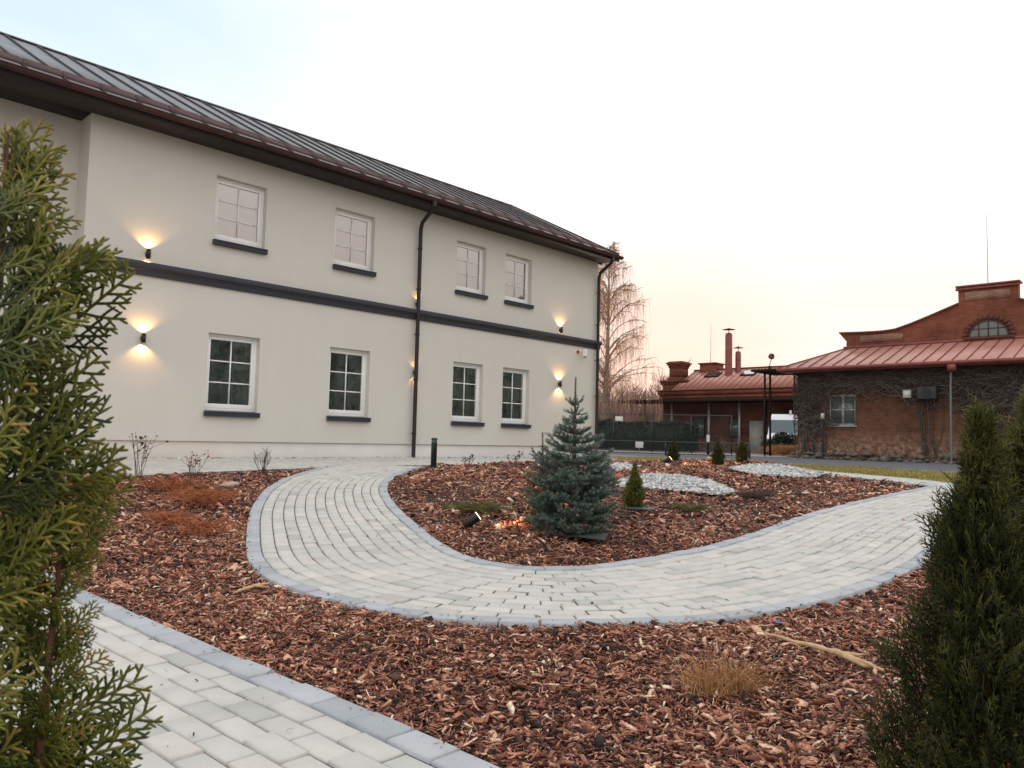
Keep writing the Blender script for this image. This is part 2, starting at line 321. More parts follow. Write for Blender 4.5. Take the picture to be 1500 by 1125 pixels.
def poly_dist(X, P):
    X = np.asarray(X, float); P = np.asarray(P, float); d = np.full(len(X), 1e9); ins = np.zeros(len(X), bool)
    for a, b in zip(P, np.roll(P, -1, 0)):
        ab = b-a; t = np.clip(((X-a)@ab)/(ab@ab+1e-12), 0, 1); d = np.minimum(d, np.linalg.norm(X-a-t[:, None]*ab, axis=1))
        c = (a[1] > X[:, 1]) != (b[1] > X[:, 1]); xi = (b[0]-a[0])*(X[:, 1]-a[1])/((b[1]-a[1])+1e-12)+a[0]; ins ^= c & (X[:, 0] < xi)
    return np.where(ins, d, -d)
sI = np.linspace(1.6, WALK.len-1.1, 70)
inner = WALK.off(sI, np.full(70, HW))
ISLAND = np.vstack([inner, [(5.98,11.75),(6.02,12.6),(5.80,14.0),(5.55,16.0),(5.35,18.0),(5.1,19.3)], [(3.6,19.4),(2.5,18.0),(2.0,16.4),(.4,16.0),(-.84,14.3),(-1.45,13.2)]])
def mound(X):
    X = np.asarray(X, float); e_ = sstep(poly_dist(X, ISLAND)/1.7)
    return e_*(.15+.10*np.exp(-((X[:, 0]-4.6)**2/1.2+(X[:, 1]-13.9)**2/4.0))+.06*np.exp(-((X[:, 0]-2.3)**2/1.0+(X[:, 1]-10.9)**2/.8)))
def bedbump(X):
    X = np.asarray(X, float)
    return .012*np.sin(X[:, 0]*2.1+1)*np.sin(X[:, 1]*1.7)+.010*np.sin(X[:, 0]*4.3+X[:, 1]*3.1)
def zbed(X):
    X = np.asarray(X, float); return hbase(X[:, 0], X[:, 1])-.012+mound(X)+bedbump(X)
def zat(x, y): return float(zbed(np.array([[x, y]]))[0])

def drape(poly, zf, step):
    P = [Vector(p) for p in poly]; n = len(P); A = np.asarray(poly, float)
    g = np.stack(np.meshgrid(np.arange(A[:, 0].min(), A[:, 0].max(), step), np.arange(A[:, 1].min(), A[:, 1].max(), step)), -1).reshape(-1, 2)
    g = g[poly_dist(g, A) > step*.4]
    r = geometry.delaunay_2d_cdt(P+[Vector(p) for p in g], [(i, (i+1) % n) for i in range(n)], [], 1, 1e-5)
    X = np.array([tuple(v) for v in r[0]]); V = np.column_stack([X, zf(X)]); F = np.array([tuple(f) for f in r[2]])
    a, b, c = V[F[:, 0]], V[F[:, 1]], V[F[:, 2]]; up = np.cross(b-a, c-a)[:, 2] < 0; F[up] = F[up][:, ::-1]
    return MB().add(V, F)
def resample(P, step):
    P = np.asarray(P, float); out = []
    for a, b in zip(P, np.roll(P, -1, 0)):
        n = max(1, int(np.linalg.norm(b-a)/step)); out += [tuple(a+(b-a)*i/n) for i in range(n)]
    return out
hz = lambda X: hbase(X[:, 0], X[:, 1])
# ------------------------------------------------------------------ ground sheets
gx = np.concatenate([[-900, -400, -150, -60, -30], np.arange(-20, 30, 1.0), [40, 60, 100, 200, 450, 900]])
gy = np.concatenate([[-300, -100, -40, -15], np.arange(-6, 45, 1.0), [60, 90, 150, 300, 700, 1500]])
G = np.stack(np.meshgrid(gx, gy), -1); nx, ny = len(gx), len(gy); GV = np.column_stack([G.reshape(-1, 2), hz(G.reshape(-1, 2))-.07])
ii = (np.arange(ny-1)[:, None]*nx+np.arange(nx-1)[None]).ravel()
struct(MB().add(GV, np.stack([ii, ii+1, ii+nx+1, ii+nx], -1)).build('ground', M['ground']))
bed = resample([(-11,-1.5),(10,-1.5),(11,5.5),(8.5,9.5),(7.0,12.2),(6.3,15.5),(5.6,19.5),(3.4,19.6),(2.2,18.3),(1.7,17.6),(-4.1,11.5),(-9.6,5.8),(-13,2.0)], .35)
struct(drape(bed, zbed, .22).build('mulch_bed', M['mulchbase'], smooth=True))
road = resample([(2.0,32.5),(5.5,27.8),(7.9,23.6),(10.2,19.6),(13.3,14.2),(19,5),(28,9),(20.5,21.5),(14.5,31.5),(9.5,38),(4,44),(0,50),(-3,44)], 2)
struct(drape(road, lambda X: hz(X)-.03, 1.5).build('road', M['asphalt']))
lawn = resample([(2.2,18.6),(3.4,19.9),(5.3,19.9),(6.45,15.6),(6.95,12.9),(8.0,11.0),(9.3,9.8),(12,8.5),(16,8),(13.0,14.0),(10.0,19.3),(7.6,23.4),(5.2,27.3),(3.2,24.4),(3.6,21.5),(2.9,19.8)], .6)
lawnZ = lambda X: hz(X)-.004+.02*np.sin(X[:, 0]*1.3)*np.sin(X[:, 1]*.9)
struct(drape(lawn, lawnZ, .5).build('lawn', M['lawn'], smooth=True))

# ------------------------------------------------------------------ paving
def blocks(mb, curve, o0, o1, nrow, L, s0, s1, zf, gap=.008, th=.06, lift=0., jit=.003):
    """rows of small concrete blocks following the curve"""
    w = (o1-o0)/nrow
    for r in range(nrow):
        a, b = o0+r*w+gap/2, o0+(r+1)*w-gap/2; mid = .5*(a+b)
        base = np.linspace(s0, s1, int((s1-s0)/.02)); pm = curve.off(base, np.full(len(base), mid)); arc = np.concatenate([[0], np.cumsum(np.linalg.norm(np.diff(pm, axis=0), axis=1))])
        start = -(L*.5 if r % 2 else 0)-RNG.random()*L*.12; k = int((arc[-1]-start)/L)
        e = start+np.arange(k+1)*L; lo = np.clip(e[:-1]+gap/2, 0, arc[-1]); hi = np.clip(e[1:]-gap/2, 0, arc[-1]); ok = hi-lo > .03; lo, hi = lo[ok], hi[ok]; k = len(lo)
        sl, sh = np.interp(lo, arc, base), np.interp(hi, arc, base); ch = .007; cs = ch
        Q = []
        for da, ds, dz in ((0, 0, -th), (0, 0, -ch*.8), (ch, cs, 0)):
            for so, oo in ((sl+ds, a+da), (sh-ds, a+da), (sh-ds, b-da), (sl+ds, b-da)):
                p = curve.off(so, np.full(k, oo)); Q.append(np.column_stack([p, np.full(k, dz)]))
        Q = np.stack(Q, 1); z = zf(Q[:, :, :2].reshape(-1, 2)).reshape(k, 12)+lift
        tilt = RNG.normal(0, jit, (k, 1)); Q[:, :, 2] += z+tilt
        # slight tilt about the long side
        Q[:, (1, 2, 5, 6, 9, 10), 2] += RNG.normal(0, jit*.5, (k, 1))
        f = [(8, 9, 10, 11)]+[(4+i, 4+(i+1) % 4, 8+(i+1) % 4, 8+i) for i in range(4)]+[(i, (i+1) % 4, 4+(i+1) % 4, 4+i) for i in range(4)]
        F = (np.array(f)[None]+12*np.arange(k)[:, None, None]).reshape(-1, 4)
        mb.add(Q.reshape(-1, 3), F, np.repeat(RNG.random(k), 9))
def strip(curve, o0, o1, s0, s1, dz, n=220):
    s = np.linspace(s0, s1, n); A = curve.off(s, np.full(n, o0)); B = curve.off(s, np.full(n, o1)); V = np.vstack([A, B]); V = np.column_stack([V, hz(V)+dz])
    i = np.arange(n-1); return MB().add(V, np.stack([i, i+1, n+i+1, n+i], -1))
def pave(curve, hw, nrow, s0, s1, edge=.11, lift=.022):
    p = MB(); blocks(p, curve, -hw+edge, hw-edge, nrow, .2, s0, s1, hz, lift=lift)
    o = struct(p.build('path', M['paver']))
    k = MB(); blocks(k, curve, -hw, -hw+edge, 1, .2, s0, s1, hz, lift=lift+.004); blocks(k, curve, hw-edge, hw, 1, .2, s0, s1, hz, lift=lift+.004)
    struct(k.build('path_edging', M['kerb'])); struct(strip(curve, -hw+.01, hw-.01, s0, s1, lift-.012).build('path_joint_sand', M['joint']))
pave(WALK, HW, 12, 0.7, WALK.len)
pave(NEAR, .63, 10, 0, NEAR.len, .12)
pave(SIDE, .47, 8, 0, SIDE.len)
BAND = Curve([tuple(FD*s+FN*12.65) for s in (-1, 3, 7, 11, 15.2)])
p = MB(); blocks(p, BAND, -1.62, 1.55, 31, .2, 0, BAND.len, hz, lift=.022); struct(p.build('path', M['paver']))
struct(strip(BAND, -1.63, 1.56, 0, BAND.len, .010).build('path_joint_sand', M['joint']))

# ------------------------------------------------------------------ mulch chips
def on_paving(X, m=0.0):
    n = ndist(X); s = X@FD
    return (WALK.dist(X) < HW-m) | (NEAR.dist(X) < .63-m) | (SIDE.dist(X) < .47-m) | ((n > 11.02+m) & (s < 15.3))
GRAVEL = [np.array(q) for q in ([(1.26,9.04),(1.40,9.85),(1.68,10.25),(2.0,10.4),(2.38,10.35),(2.66,9.95),(2.74,9.3),(2.45,8.98),(2.04,9.08),(1.56,9.12)],
          [(3.38,11.8),(3.70,12.5),(4.0,12.75),(4.3,12.6),(4.62,12.3),(4.88,12.0),(4.56,11.55),(4.2,11.25),(3.85,11.08),(3.5,11.2)],
          [(1.35,11.6),(1.5,12.7),(1.75,13.3),(1.98,13.2),(2.05,12.4),(1.7,11.4)])]
def in_gravel(X, m=0.): return np.any([poly_dist(X, g) > m for g in GRAVEL], axis=0)
def chips(n, box, lmean, seed, name_far=False):
    g = np.random.default_rng(seed); X = g.uniform((box[0], box[2]), (box[1], box[3]), (n, 2))
    return X, np.clip(g.lognormal(math.log(lmean*1.08), .5, n), lmean*.35, lmean*3.2)
sets = []
for n, bx, lm, sd_ in ((125000, (-2.4, 2.6, 1.6, 4.3), .0205, 1), (85000, (-4.2, 4.0, 3.9, 7.0), .026, 2), (72000, (-7.0, 6.4, 6.6, 11.5), .038, 3), (44000, (-7.0, 6.4, 10.5, 19.6), .050, 4), (9000, (1.5, 6.5, 1.0, 6.6), .035, 5), (9000, (-7, -2, 2.5, 7), .035, 6)):
    sets.append(chips(n, bx, lm, sd_))
X = np.concatenate([s[0] for s in sets]); Ln = np.concatenate([s[1] for s in sets])
keep = ~on_paving(X, .0) & ~in_gravel(X, .02) & (poly_dist(X, np.array(bed)) > .02)
# crumbs spilled onto the edging
spill = (on_paving(X) & ~on_paving(X, .05) & (RNG.random(len(X)) < .05)) | (on_paving(X) & (ndist(X) < 11) & (RNG.random(len(X)) < .0022))
# soft clumps: thinner cover where a noise field is low
fieldv = .5+.5*np.sin(X[:, 0]*3.1+2*np.sin(X[:, 1]*1.9))*np.sin(X[:, 1]*2.7+1.3*np.sin(X[:, 0]*2.3))
keep &= RNG.random(len(X)) < .72+.28*fieldv
keep |= spill
X, Ln, fieldv, sp_ = X[keep], Ln[keep], fieldv[keep], spill[keep]; n = len(X); Ln = np.where(sp_, Ln*.5, Ln)
wd = Ln*np.clip(RNG.lognormal(math.log(.22), .5, n), .06, .7); th = np.clip(wd*.20, .0012, .004)
yaw = RNG.uniform(0, 2*np.pi, n); pit = RNG.normal(0, .30, n); rol = RNG.normal(0, .6, n); bend = RNG.normal(0, .14, n)*Ln
a = np.stack([np.cos(yaw)*np.cos(pit), np.sin(yaw)*np.cos(pit), np.sin(pit)], 1)
b = np.stack([-np.sin(yaw), np.cos(yaw), 0*yaw], 1); c = np.cross(a, b); b2 = b*np.cos(rol)[:, None]+c*np.sin(rol)[:, None]; c2 = np.cross(a, b2)
ctr = np.column_stack([X, zbed(X)+.010+RNG.random(n)**1.6*.026]); ctr[sp_, 2] = hz(X[sp_])+.030
V = []
taper = RNG.uniform(.35, 1, n); taper2 = RNG.uniform(.35, 1, n)
for t_, tp in ((-.5, taper), (0, np.ones(n)), (.5, taper2)):
    for u_, w_ in ((-.5, 0), (.5, 0), (.5, 1), (-.5, 1)):
        V.append(ctr+a*(t_*Ln)[:, None]+b2*(u_*wd*tp)[:, None]+c2*((w_-.5)*th+(bend if t_ == 0 else 0))[:, None])
V = np.stack(V, 1)
f = [(0, 3, 2, 1)]+[(i, (i+1) % 4, 4+(i+1) % 4, 4+i) for i in range(4)]+[(4+i, 4+(i+1) % 4, 8+(i+1) % 4, 8+i) for i in range(4)]+[(8, 9, 10, 11)]
F = (np.array(f)[None]+12*np.arange(n)[:, None, None]).reshape(-1, 4)
rv = np.clip(RNG.beta(1.15, 1.4, n)*.95+.12*(fieldv-.5)+np.where(RNG.random(n) < .09, .38, 0), 0, 1)
stuff(MB().add(V.reshape(-1, 3), F, np.repeat(rv, len(f))).build('bark_mulch', M['chip']), 'loose reddish brown bark mulch chips covering the garden beds', 'mulch')

# gravel patches
ico_v = np.array([(0,0,1),(0,0,-1)]+[(math.cos(k*math.pi/2.5), math.sin(k*math.pi/2.5), .45) for k in range(5)]+[(math.cos((k+.5)*math.pi/2.5), math.sin((k+.5)*math.pi/2.5), -.45) for k in range(5)]); ico_v /= np.linalg.norm(ico_v, axis=1)[:, None]
ico_f = [(0, 2+k, 2+(k+1) % 5) for k in range(5)]+[(1, 7+(k+1) % 5, 7+k) for k in range(5)]+[(2+k, 7+k, 2+(k+1) % 5) for k in range(5)]+[(7+k, 7+(k+1) % 5, 2+(k+1) % 5) for k in range(5)]
def pebbles(mb, X, z, size, seed=3):
    g = np.random.default_rng(seed); n = len(X); s = np.clip(g.lognormal(math.log(size), .35, n), size*.5, size*2)
    q = ico_v[None]*s[:, None, None]*(g.uniform(.75, 1.25, (n, 12, 1))); q = q*np.stack([g.uniform(.7, 1.3, n), g.uniform(.7, 1.3, n), g.uniform(.45, .8, n)], 1)[:, None]
    q += np.column_stack([X, z])[:, None]; F = (np.array(ico_f)[None]+12*np.arange(n)[:, None, None]).reshape(-1, 3)
    mb.add(q.reshape(-1, 3), F, np.repeat(g.random(n), 20))
pb = MB()
for k, g_ in enumerate(GRAVEL):
    o = drape(resample(g_, .15), lambda X: zbed(X)+.032, .15).build('gravel_base', M['gravelbase'], smooth=True); struct(o)
    lo, hi = g_.min(0), g_.max(0); X = np.random.default_rng(20+k).uniform(lo-.1, hi+.1, (int(np.prod(hi-lo)*2400), 2)); X = X[poly_dist(X, g_) > -.04*RNG.random(len(X))]
    pebbles(pb, X, zbed(X)+.034+.014*RNG.random(len(X)), .0155, k)
# drainage gravel along the wall
S_ = RNG.uniform(1, 18.9, 5200); N_ = RNG.uniform(14.22, 14.56, 5200); X = S_[:, None]*FD+N_[:, None]*FN; pebbles(pb, X, hz(X)+.015*RNG.random(len(X)), .028, 9)
stuff(pb.build('gravel', M['pebble'], smooth=False), 'pale grey gravel in patches among the bark and along the wall foot', 'gravel')
# thin mulch strip beside the wall on the right: part of the bark
# grass blades
A_ = np.array(lawn); g = np.random.default_rng(31); X = g.uniform(A_.min(0), A_.max(0), (90000, 2)); X = X[poly_dist(X, A_) > -.02]; X = X[g.random(len(X)) < np.clip(1.5-X[:, 1]/28, .3, 1)]
n = len(X); z = lawnZ(X); hgt = g.uniform(.025, .065, n); yw = g.uniform(0, 6.28, n); lean = g.normal(0, .03, (n, 2)); w_ = .006
d_ = np.stack([np.cos(yw), np.sin(yw)], 1)*w_
V = np.stack([np.column_stack([X-d_, z-.005]), np.column_stack([X+d_, z-.005]), np.column_stack([X+lean, z+hgt])], 1)
stuff(MB().add(V.reshape(-1, 3), np.arange(3*n).reshape(-1, 3), g.random(n)).build('grass', M['blade']), 'short yellowish winter grass on the lawn strip by the road', 'grass')

# ------------------------------------------------------------------ stucco building (local x along the facade, y inward, z up)
B0 = FD*4.31+FN*14.58; BZ = .365; BROT = math.atan2(FD[1], FD[0])
def bpos(x, y, z): q = B0+FD*x+FN*y; return Vector((q[0], q[1], BZ+z))
bld = thing('stucco_building', 'long two-storey pale grey stucco building with dark metal roof', 'building', (B0[0], B0[1], BZ), BROT)
LB, DB = 14.6, 8.9                          # length, depth
WT, EAVE = 6.12, 6.18
wins = []                                   # x0,x1,z0,z1
for a, b in ((2.31, 3.39), (5.05, 6.12), (8.69, 9.74), (10.49, 11.55)):
    wins.append((a, b, .935, 2.46)); wins.append((a, b, 4.30, 5.595))
RC = .55                                    # how far the left wing sits back
def wall_with_holes(mb, x0, x1, y, z0, z1, holes, rev=.21):
    xs = sorted({x0, x1, *[h[0] for h in holes], *[h[1] for h in holes]}); zs = sorted({z0, z1, *[h[2] for h in holes], *[h[3] for h in holes]})
    for a, b in zip(xs[:-1], xs[1:]):
        for c, d in zip(zs[:-1], zs[1:]):
            if any(h[0] <= a and b <= h[1] and h[2] <= c and d <= h[3] for h in holes): continue
            mb.add([(a, y, c), (b, y, c), (b, y, d), (a, y, d)], [(0, 1, 2, 3)])
    for a, b, c, d in holes:
        r = y+rev
        mb.add([(a, y, c), (a, y, d), (a, r, d), (a, r, c)], [(0, 1, 2, 3)]); mb.add([(b, y, c), (b, r, c), (b, r, d), (b, y, d)], [(0, 1, 2, 3)])
        mb.add([(a, y, d), (b, y, d), (b, r, d), (a, r, d)], [(0, 1, 2, 3)]); mb.add([(a, y, c), (a, r, c), (b, r, c), (b, y, c)], [(0, 1, 2, 3)])
mb = MB(); PZ = .345
wall_with_holes(mb, 0, LB, 0, PZ, EAVE, wins)
lw = [(-2.55, -1.45, 4.30, 5.595), (-2.55, -1.45, .935, 2.46)]
wall_with_holes(mb, -9, 0, RC, PZ, EAVE, lw)
mb.add([(0, 0, PZ), (0, 0, EAVE), (0, RC, EAVE), (0, RC, PZ)], [(0, 1, 2, 3)])
mb.add([(LB, 0, PZ), (LB, DB, PZ), (LB, DB, EAVE+.2), (LB, DB/2, EAVE+2.25), (LB, .0, EAVE)], [(0, 1, 2, 3, 4)])
mb.add([(-9, DB, PZ), (LB, DB, PZ), (LB, DB, EAVE), (-9, DB, EAVE)], [(3, 2, 1, 0)])
mb.add([(0, 0, PZ), (LB, 0, PZ), (LB, .04, PZ), (0, .04, PZ)], [(3, 2, 1, 0)])
mb.build('wall', M['stucco'], bld)
pl = MB().box((.02, .03, -.5), (LB-.02, DB-.03, PZ+.02)).box((-9, RC+.03, -.5), (.0, DB-.03, PZ+.02)); pl.build('plinth', M['plinth'], bld)
# belt course: stepped moulding, wraps the corner
bc = MB(); prof = [(.01, 3.36), (-.045, 3.36), (-.05, 3.45), (-.075, 3.465), (-.075, 3.49), (-.12, 3.50), (-.125, 3.60), (.01, 3.625)]
bc.prism([(y, z) for y, z in prof], -.10, LB+.12, 'x'); bc.prism([(y+RC, z) for y, z in prof], -9, -.102, 'x'); bc.prism([(LB-y, z) for y, z in prof], .02, DB, 'y')
bevel(bc.build('belt_course', M['trim'], bld), .008)
# roof
OV = .63; EZ = EAVE+.06; RY, RZ = DB/2-.33, EZ+2.52; x0r, x1r = -9.2, LB+.22; ye = -OV
sl = (RZ-EZ)/(RY-ye)
rf = MB(); TH = .10
rf.prism([(ye, EZ), (RY, RZ), (DB+OV, EZ), (DB+OV, EZ-TH), (RY, RZ-TH*1.2), (ye, EZ-TH)], x0r, x1r, 'x')
roof = rf.build('roof', M['roof'], bld)
sm = MB(); dx = .595; xs = np.arange(x0r+.3, x1r, dx)
for x in xs: sm.prism([(ye+.02, EZ+.01), (RY, RZ+.005), (RY, RZ+.045), (ye+.02, EZ+.05)], x-.014, x+.014, 'x')
sm.prism([(ye-.01, EZ+.005), (RY, RZ+.005), (RY, RZ+.05), (ye-.01, EZ+.075)], x1r-.025, x1r+.034, 'x'); sm.build('roof_seam', M['seam'], roof)
rc_ = MB().prism([(RY-.13, RZ-.13*sl+.03), (RY-.03, RZ+.035), (RY+.03, RZ+.035), (RY+.13, RZ-.13*sl+.03)], x0r-.02, x1r+.005, 'x'); rc_.build('ridge_cap', M['roof'], roof)
# snow guard: low brown plate standing on the seams near the eave, and the eave flashing in lapped lengths
sg = MB(); ya, yb = ye+.26, ye+.44
for x in xs[:-1]:
    za = EZ+(ya-ye)*sl; sg.add([(x+.01, ya, za+.045), (x+dx-.01, ya, za+.05), (x+dx-.01, yb, za+.02+(yb-ya)*sl+.10), (x+.01, yb, za+.02+(yb-ya)*sl+.10), (x+.01, ya, za+.02), (x+dx-.01, ya, za+.02), (x+dx-.01, yb, za+(yb-ya)*sl+.08), (x+.01, yb, za+(yb-ya)*sl+.08)],
        [(0, 1, 2, 3), (7, 6, 5, 4), (0, 4, 5, 1), (3, 2, 6, 7), (0, 3, 7, 4), (1, 5, 6, 2)])
sg.build('snow_guard', M['brownmetal'], roof)
ef = MB()
for i, x in enumerate(xs[:-1]): ef.prism([(ye-.03, EZ-.015), (ye+.25, EZ+.25*sl+.028), (ye+.25, EZ+.25*sl+.02), (ye-.03, EZ-.028)], x+.03, x+dx-.05, 'x')
ef.build('eave_flashing', M['flash'], roof)
so = MB().box((x0r+.01, ye+.02, EZ-TH-.05), (x1r-.01, .0, EZ-TH-.02)).box((x0r+.01, ye, EZ-TH-.07), (x1r, ye+.02, EZ-.02)).box((x0r+.01, .003, EZ-TH-.05), (-.003, RC-.003, EZ-TH-.02))
so.prism([(ye, EZ-.01), (RY, RZ-.01), (RY, RZ-.22), (ye, EZ-.2)], x1r, x1r+.03, 'x'); so.prism([(DB+OV, EZ-.01), (RY, RZ-.01), (RY, RZ-.22), (DB+OV, EZ-.2)], x1r, x1r+.03, 'x')
so.prism([(.0, EZ-TH-.1), (.0, EZ-TH+.1), (RY, RZ-TH-.12), (RY, RZ-TH-.2)], LB+.003, x1r-.003, 'x')
so.build('soffit', M['soffit'], roof)
a = np.linspace(math.pi, 2*math.pi, 9); gy_, gz_ = ye-.075, EZ-.045
gp = [(gy_+.075*math.cos(q), gz_+.075*math.sin(q)) for q in a]; gi = [(gy_+.067*math.cos(q), gz_+.067*math.sin(q)) for q in a[::-1]]
gu = MB().prism(gp+gi, x0r, x1r+.06, 'x'); gu.tube([(x0r, gy_-.075, gz_), (x1r+.06, gy_-.075, gz_)], .011, 8)
gu.box((x1r+.055, gy_-.07, gz_-.06), (x1r+.062, gy_+.07, gz_)); gu.box((x0r-.002, gy_-.07, gz_-.06), (x0r, gy_+.07, gz_))
for x in np.arange(x0r+.5, x1r, .9): gu.tube([(x, gy_+.075*math.cos(q)*1.06, gz_+.075*math.sin(q)*1.06) for q in a], .006, 5)
gutter = gu.build('gutter', M['brownmetal'], bld)
def downpipe(x):
    d = MB(); xo = x-.10
    d.tube([(xo, gy_, gz_-.05), (xo, gy_, gz_-.16), (xo+.015, gy_+.10, gz_-.26), (x-.015, -.18, gz_-.47), (x, -.115, gz_-.60), (x, -.11, gz_-.75), (x, -.11, 2.0), (x, -.11, .05), (x, -.115, .0)], .048, 12)
    d.lathe([(.062, 0), (.062, .12), (.05, .16)], (xo, gy_, gz_-.20), 12)
    for z in (.6, 1.9, 3.0, 4.1, 5.1): d.lathe([(.05, -.02), (.056, -.02), (.056, .02), (.05, .02)], (x, -.11, z), 12); d.box((x-.01, -.062, z-.008), (x+.01, .002, z+.008))
    return d.build('downpipe', M['soffit'], bld, smooth=True)
downpipe(7.40); downpipe(14.52)
def window(x0, x1, z0, z1, upper, y=0., seed=0):
    yf = y+.12; fr = MB(); w, s, dpt = .05, .055, .055
    def ring(a, b, c, d, w, ya, yb):
        fr.box((a, ya, c), (b, yb, c+w)); fr.box((a, ya, d-w), (b, yb, d)); fr.box((a, ya, c+w), (a+w, yb, d-w)); fr.box((b-w, ya, c+w), (b, yb, d-w))
    zb = z0+.012
    ring(x0+.002, x1-.002, zb, z1-.002, w, yf, yf+.07)
    fr.box((x0+w, yf-.004, zb+w), (x1-w, yf+.02, zb+w+.03))
    ring(x0+w+.004, x1-w-.004, zb+w+.032, z1-w-.006, s, yf+.008, yf+.06)
    f = bevel(fr.build('window', M['pvc'], bld), .004)
    ga, gb, gc, gd = x0+w+s, x1-w-s, zb+w+s+.03, z1-w-s
    mu = MB(); m_ = .013; xm = (ga+gb)/2; ym = yf+.022
    mu.box((xm-m_, ym, gc), (xm+m_, ym+.012, gd))
    for k in (1, 2):
        zz = gc+(gd-gc)*k/3; mu.box((ga, ym+.001, zz-m_), (xm-m_, ym+.011, zz+m_)); mu.box((xm+m_, ym+.001, zz-m_), (gb, ym+.011, zz+m_))
    mu.build('glazing_bar', M['pvc'], f)
    MB().add([(ga-.01, yf+.035, gc-.01), (gb+.01, yf+.035, gc-.01), (gb+.01, yf+.035, gd+.01), (ga-.01, yf+.035, gd+.01)], [(0, 1, 2, 3)]).build('pane', M['glass'], f)
    # curtain: wavy cloth behind the glass, and the dim room
    g = np.random.default_rng(seed); cu = MB()
    def cloth(xa, xb, za, zb_, yy, amp, per):
        n = max(12, int((xb-xa)/.012)); xx = np.linspace(xa, xb, n); ph = g.uniform(0, 6); d = amp*np.sin(xx/per*6.283+ph+1.2*np.sin(xx*5+ph))
        V = np.concatenate([np.column_stack([xx, yy+d, np.full(n, za)]), np.column_stack([xx, yy+d*.7, np.full(n, zb_)])]); i = np.arange(n-1); cu.add(V, np.stack([i, i+1, n+i+1, n+i], -1))
    if upper: cloth(x0-.05, x1+.05, z0-.1, z1+.1, y+.262, .012, .09)
    else:
        cloth(x0-.1, x0+(x1-x0)*(.50+.10*g.random()), z0-.2, z1+.1, y+.275, .02, .11); cloth(x0+(x1-x0)*(.60+.08*g.random()), x1+.1, z0-.2, z1+.1, y+.285, .02, .11)
    cu.build('curtain', M['curtain' if upper else 'darkcurtain'], f)
    rm = MB(); a, b, c, d, e_, q = x0-.3, x1+.3, z0-.4, z1+.2, y+.215, y+2.4
    rm.add([(a, q, c), (b, q, c), (b, q, d), (a, q, d), (a, e_, c), (b, e_, c), (b, e_, d), (a, e_, d)], [(0, 1, 2, 3), (4, 0, 3, 7), (1, 5, 6, 2), (3, 2, 6, 7), (4, 5, 1, 0)])
    rm.build('room_interior', M['room'], f)
    si = MB().prism([(y-.085, z0-.105), (y-.085, z0-.03), (y-.10, z0-.03), (y-.10, z0-.008), (y+.145, z0+.010), (y+.145, z0-.0), (y+.01, z0-.105)], x0-.025, x1+.03, 'x')
    bevel(si.build('sill', M['trim'], f), .005)
for i, (a, b, c, d) in enumerate(wins): window(a, b, c, d, c > 3, 0, i)
for i, (a, b, c, d) in enumerate(lw): window(a, b, c, d, c > 3, RC, 30+i)

# ------------------------------------------------------------------ wall lamps
def spot(name, parent, loc, direction, power, ang, col=(1, .62, .28), blend=.6, r=.012):
    l = bpy.data.lights.new(name, 'SPOT'); l.energy = power; l.spot_size = math.radians(ang); l.spot_blend = blend; l.color = col; l.shadow_soft_size = r
    o = bpy.data.objects.new(name, l); COL.objects.link(o); o.parent = parent; o.location = loc; o.rotation_euler = Vector(direction).to_track_quat('-Z', 'Y').to_euler(); return o
def wall_lamp(x, z, label, down=True):
    p = bpos(x, 0, z); t = thing('wall_lamp', label, 'lamp', p, BROT, 'warm up and down wall lamps on the stucco facade')
    y = -.075
    h = MB().lathe([(.033, .082), (.038, .085), (.038, -.085), (.033, -.082), (.033, .082)], (0, y, 0), 20).box((-.03, -.042, -.045), (.03, .002, .045)); h.build('housing', M['black'], t, smooth=False)
    for s in ((1, -1) if down else (1,)):
        MB().lathe([(.0005, .0), (.032, .0)], (0, y, s*.070), 20).build('lens', M['lens'], t)
        spot('lamp_light', t, (0, y, s*.088), (0, .12, s), 14, 125, (1, .52, .17))
wall_lamp(1.07, 3.76, 'small dark wall lamp standing just above the belt, left of the first upper window')
wall_lamp(1.07, 2.20, 'dark cylinder wall lamp glowing up and down, left of the first lower window')
wall_lamp(7.42, 3.74, 'upper wall lamp hidden behind the downpipe, above the dark belt')
wall_lamp(7.42, 2.07, 'lower wall lamp hidden behind the downpipe, below the dark belt')
wall_lamp(12.82, 3.74, 'small wall lamp just above the belt near the far building corner')
wall_lamp(12.82, 2.155, 'dark cylinder wall lamp right of the last lower window, above the spruce')
t = thing('security_camera', 'white bullet security camera under the belt near the far corner', 'camera', bpos(13.85, 0, 3.17), BROT)
MB().tube([(0, 0, .05), (0, -.07, .05), (0, -.11, .02)], .025, 8).build('bracket', M['pvc'], t)
bevel(MB().box((-.05, -.20, -.12), (.05, -.085, .10)).build('body', M['pvc'], t), .02)
MB().lathe([(.001, -.145), (.035, -.145), (.042, -.119)], (0, -.142, 0), 12).build('lens', M['black'], t)
t = thing('alarm_siren', 'small round red alarm siren beside the white security camera', 'alarm', bpos(13.64, 0, 3.18), BROT)
MB().tube([(0, .0, 0), (0, -.02, 0)], .06, 16).build('base', M['pvc'], t)
MB().tube([(0, -.02, 0), (0, -.06, 0), (0, -.075, 0)], [.055, .05, .03], 16).build('dome', M['siren'], t)

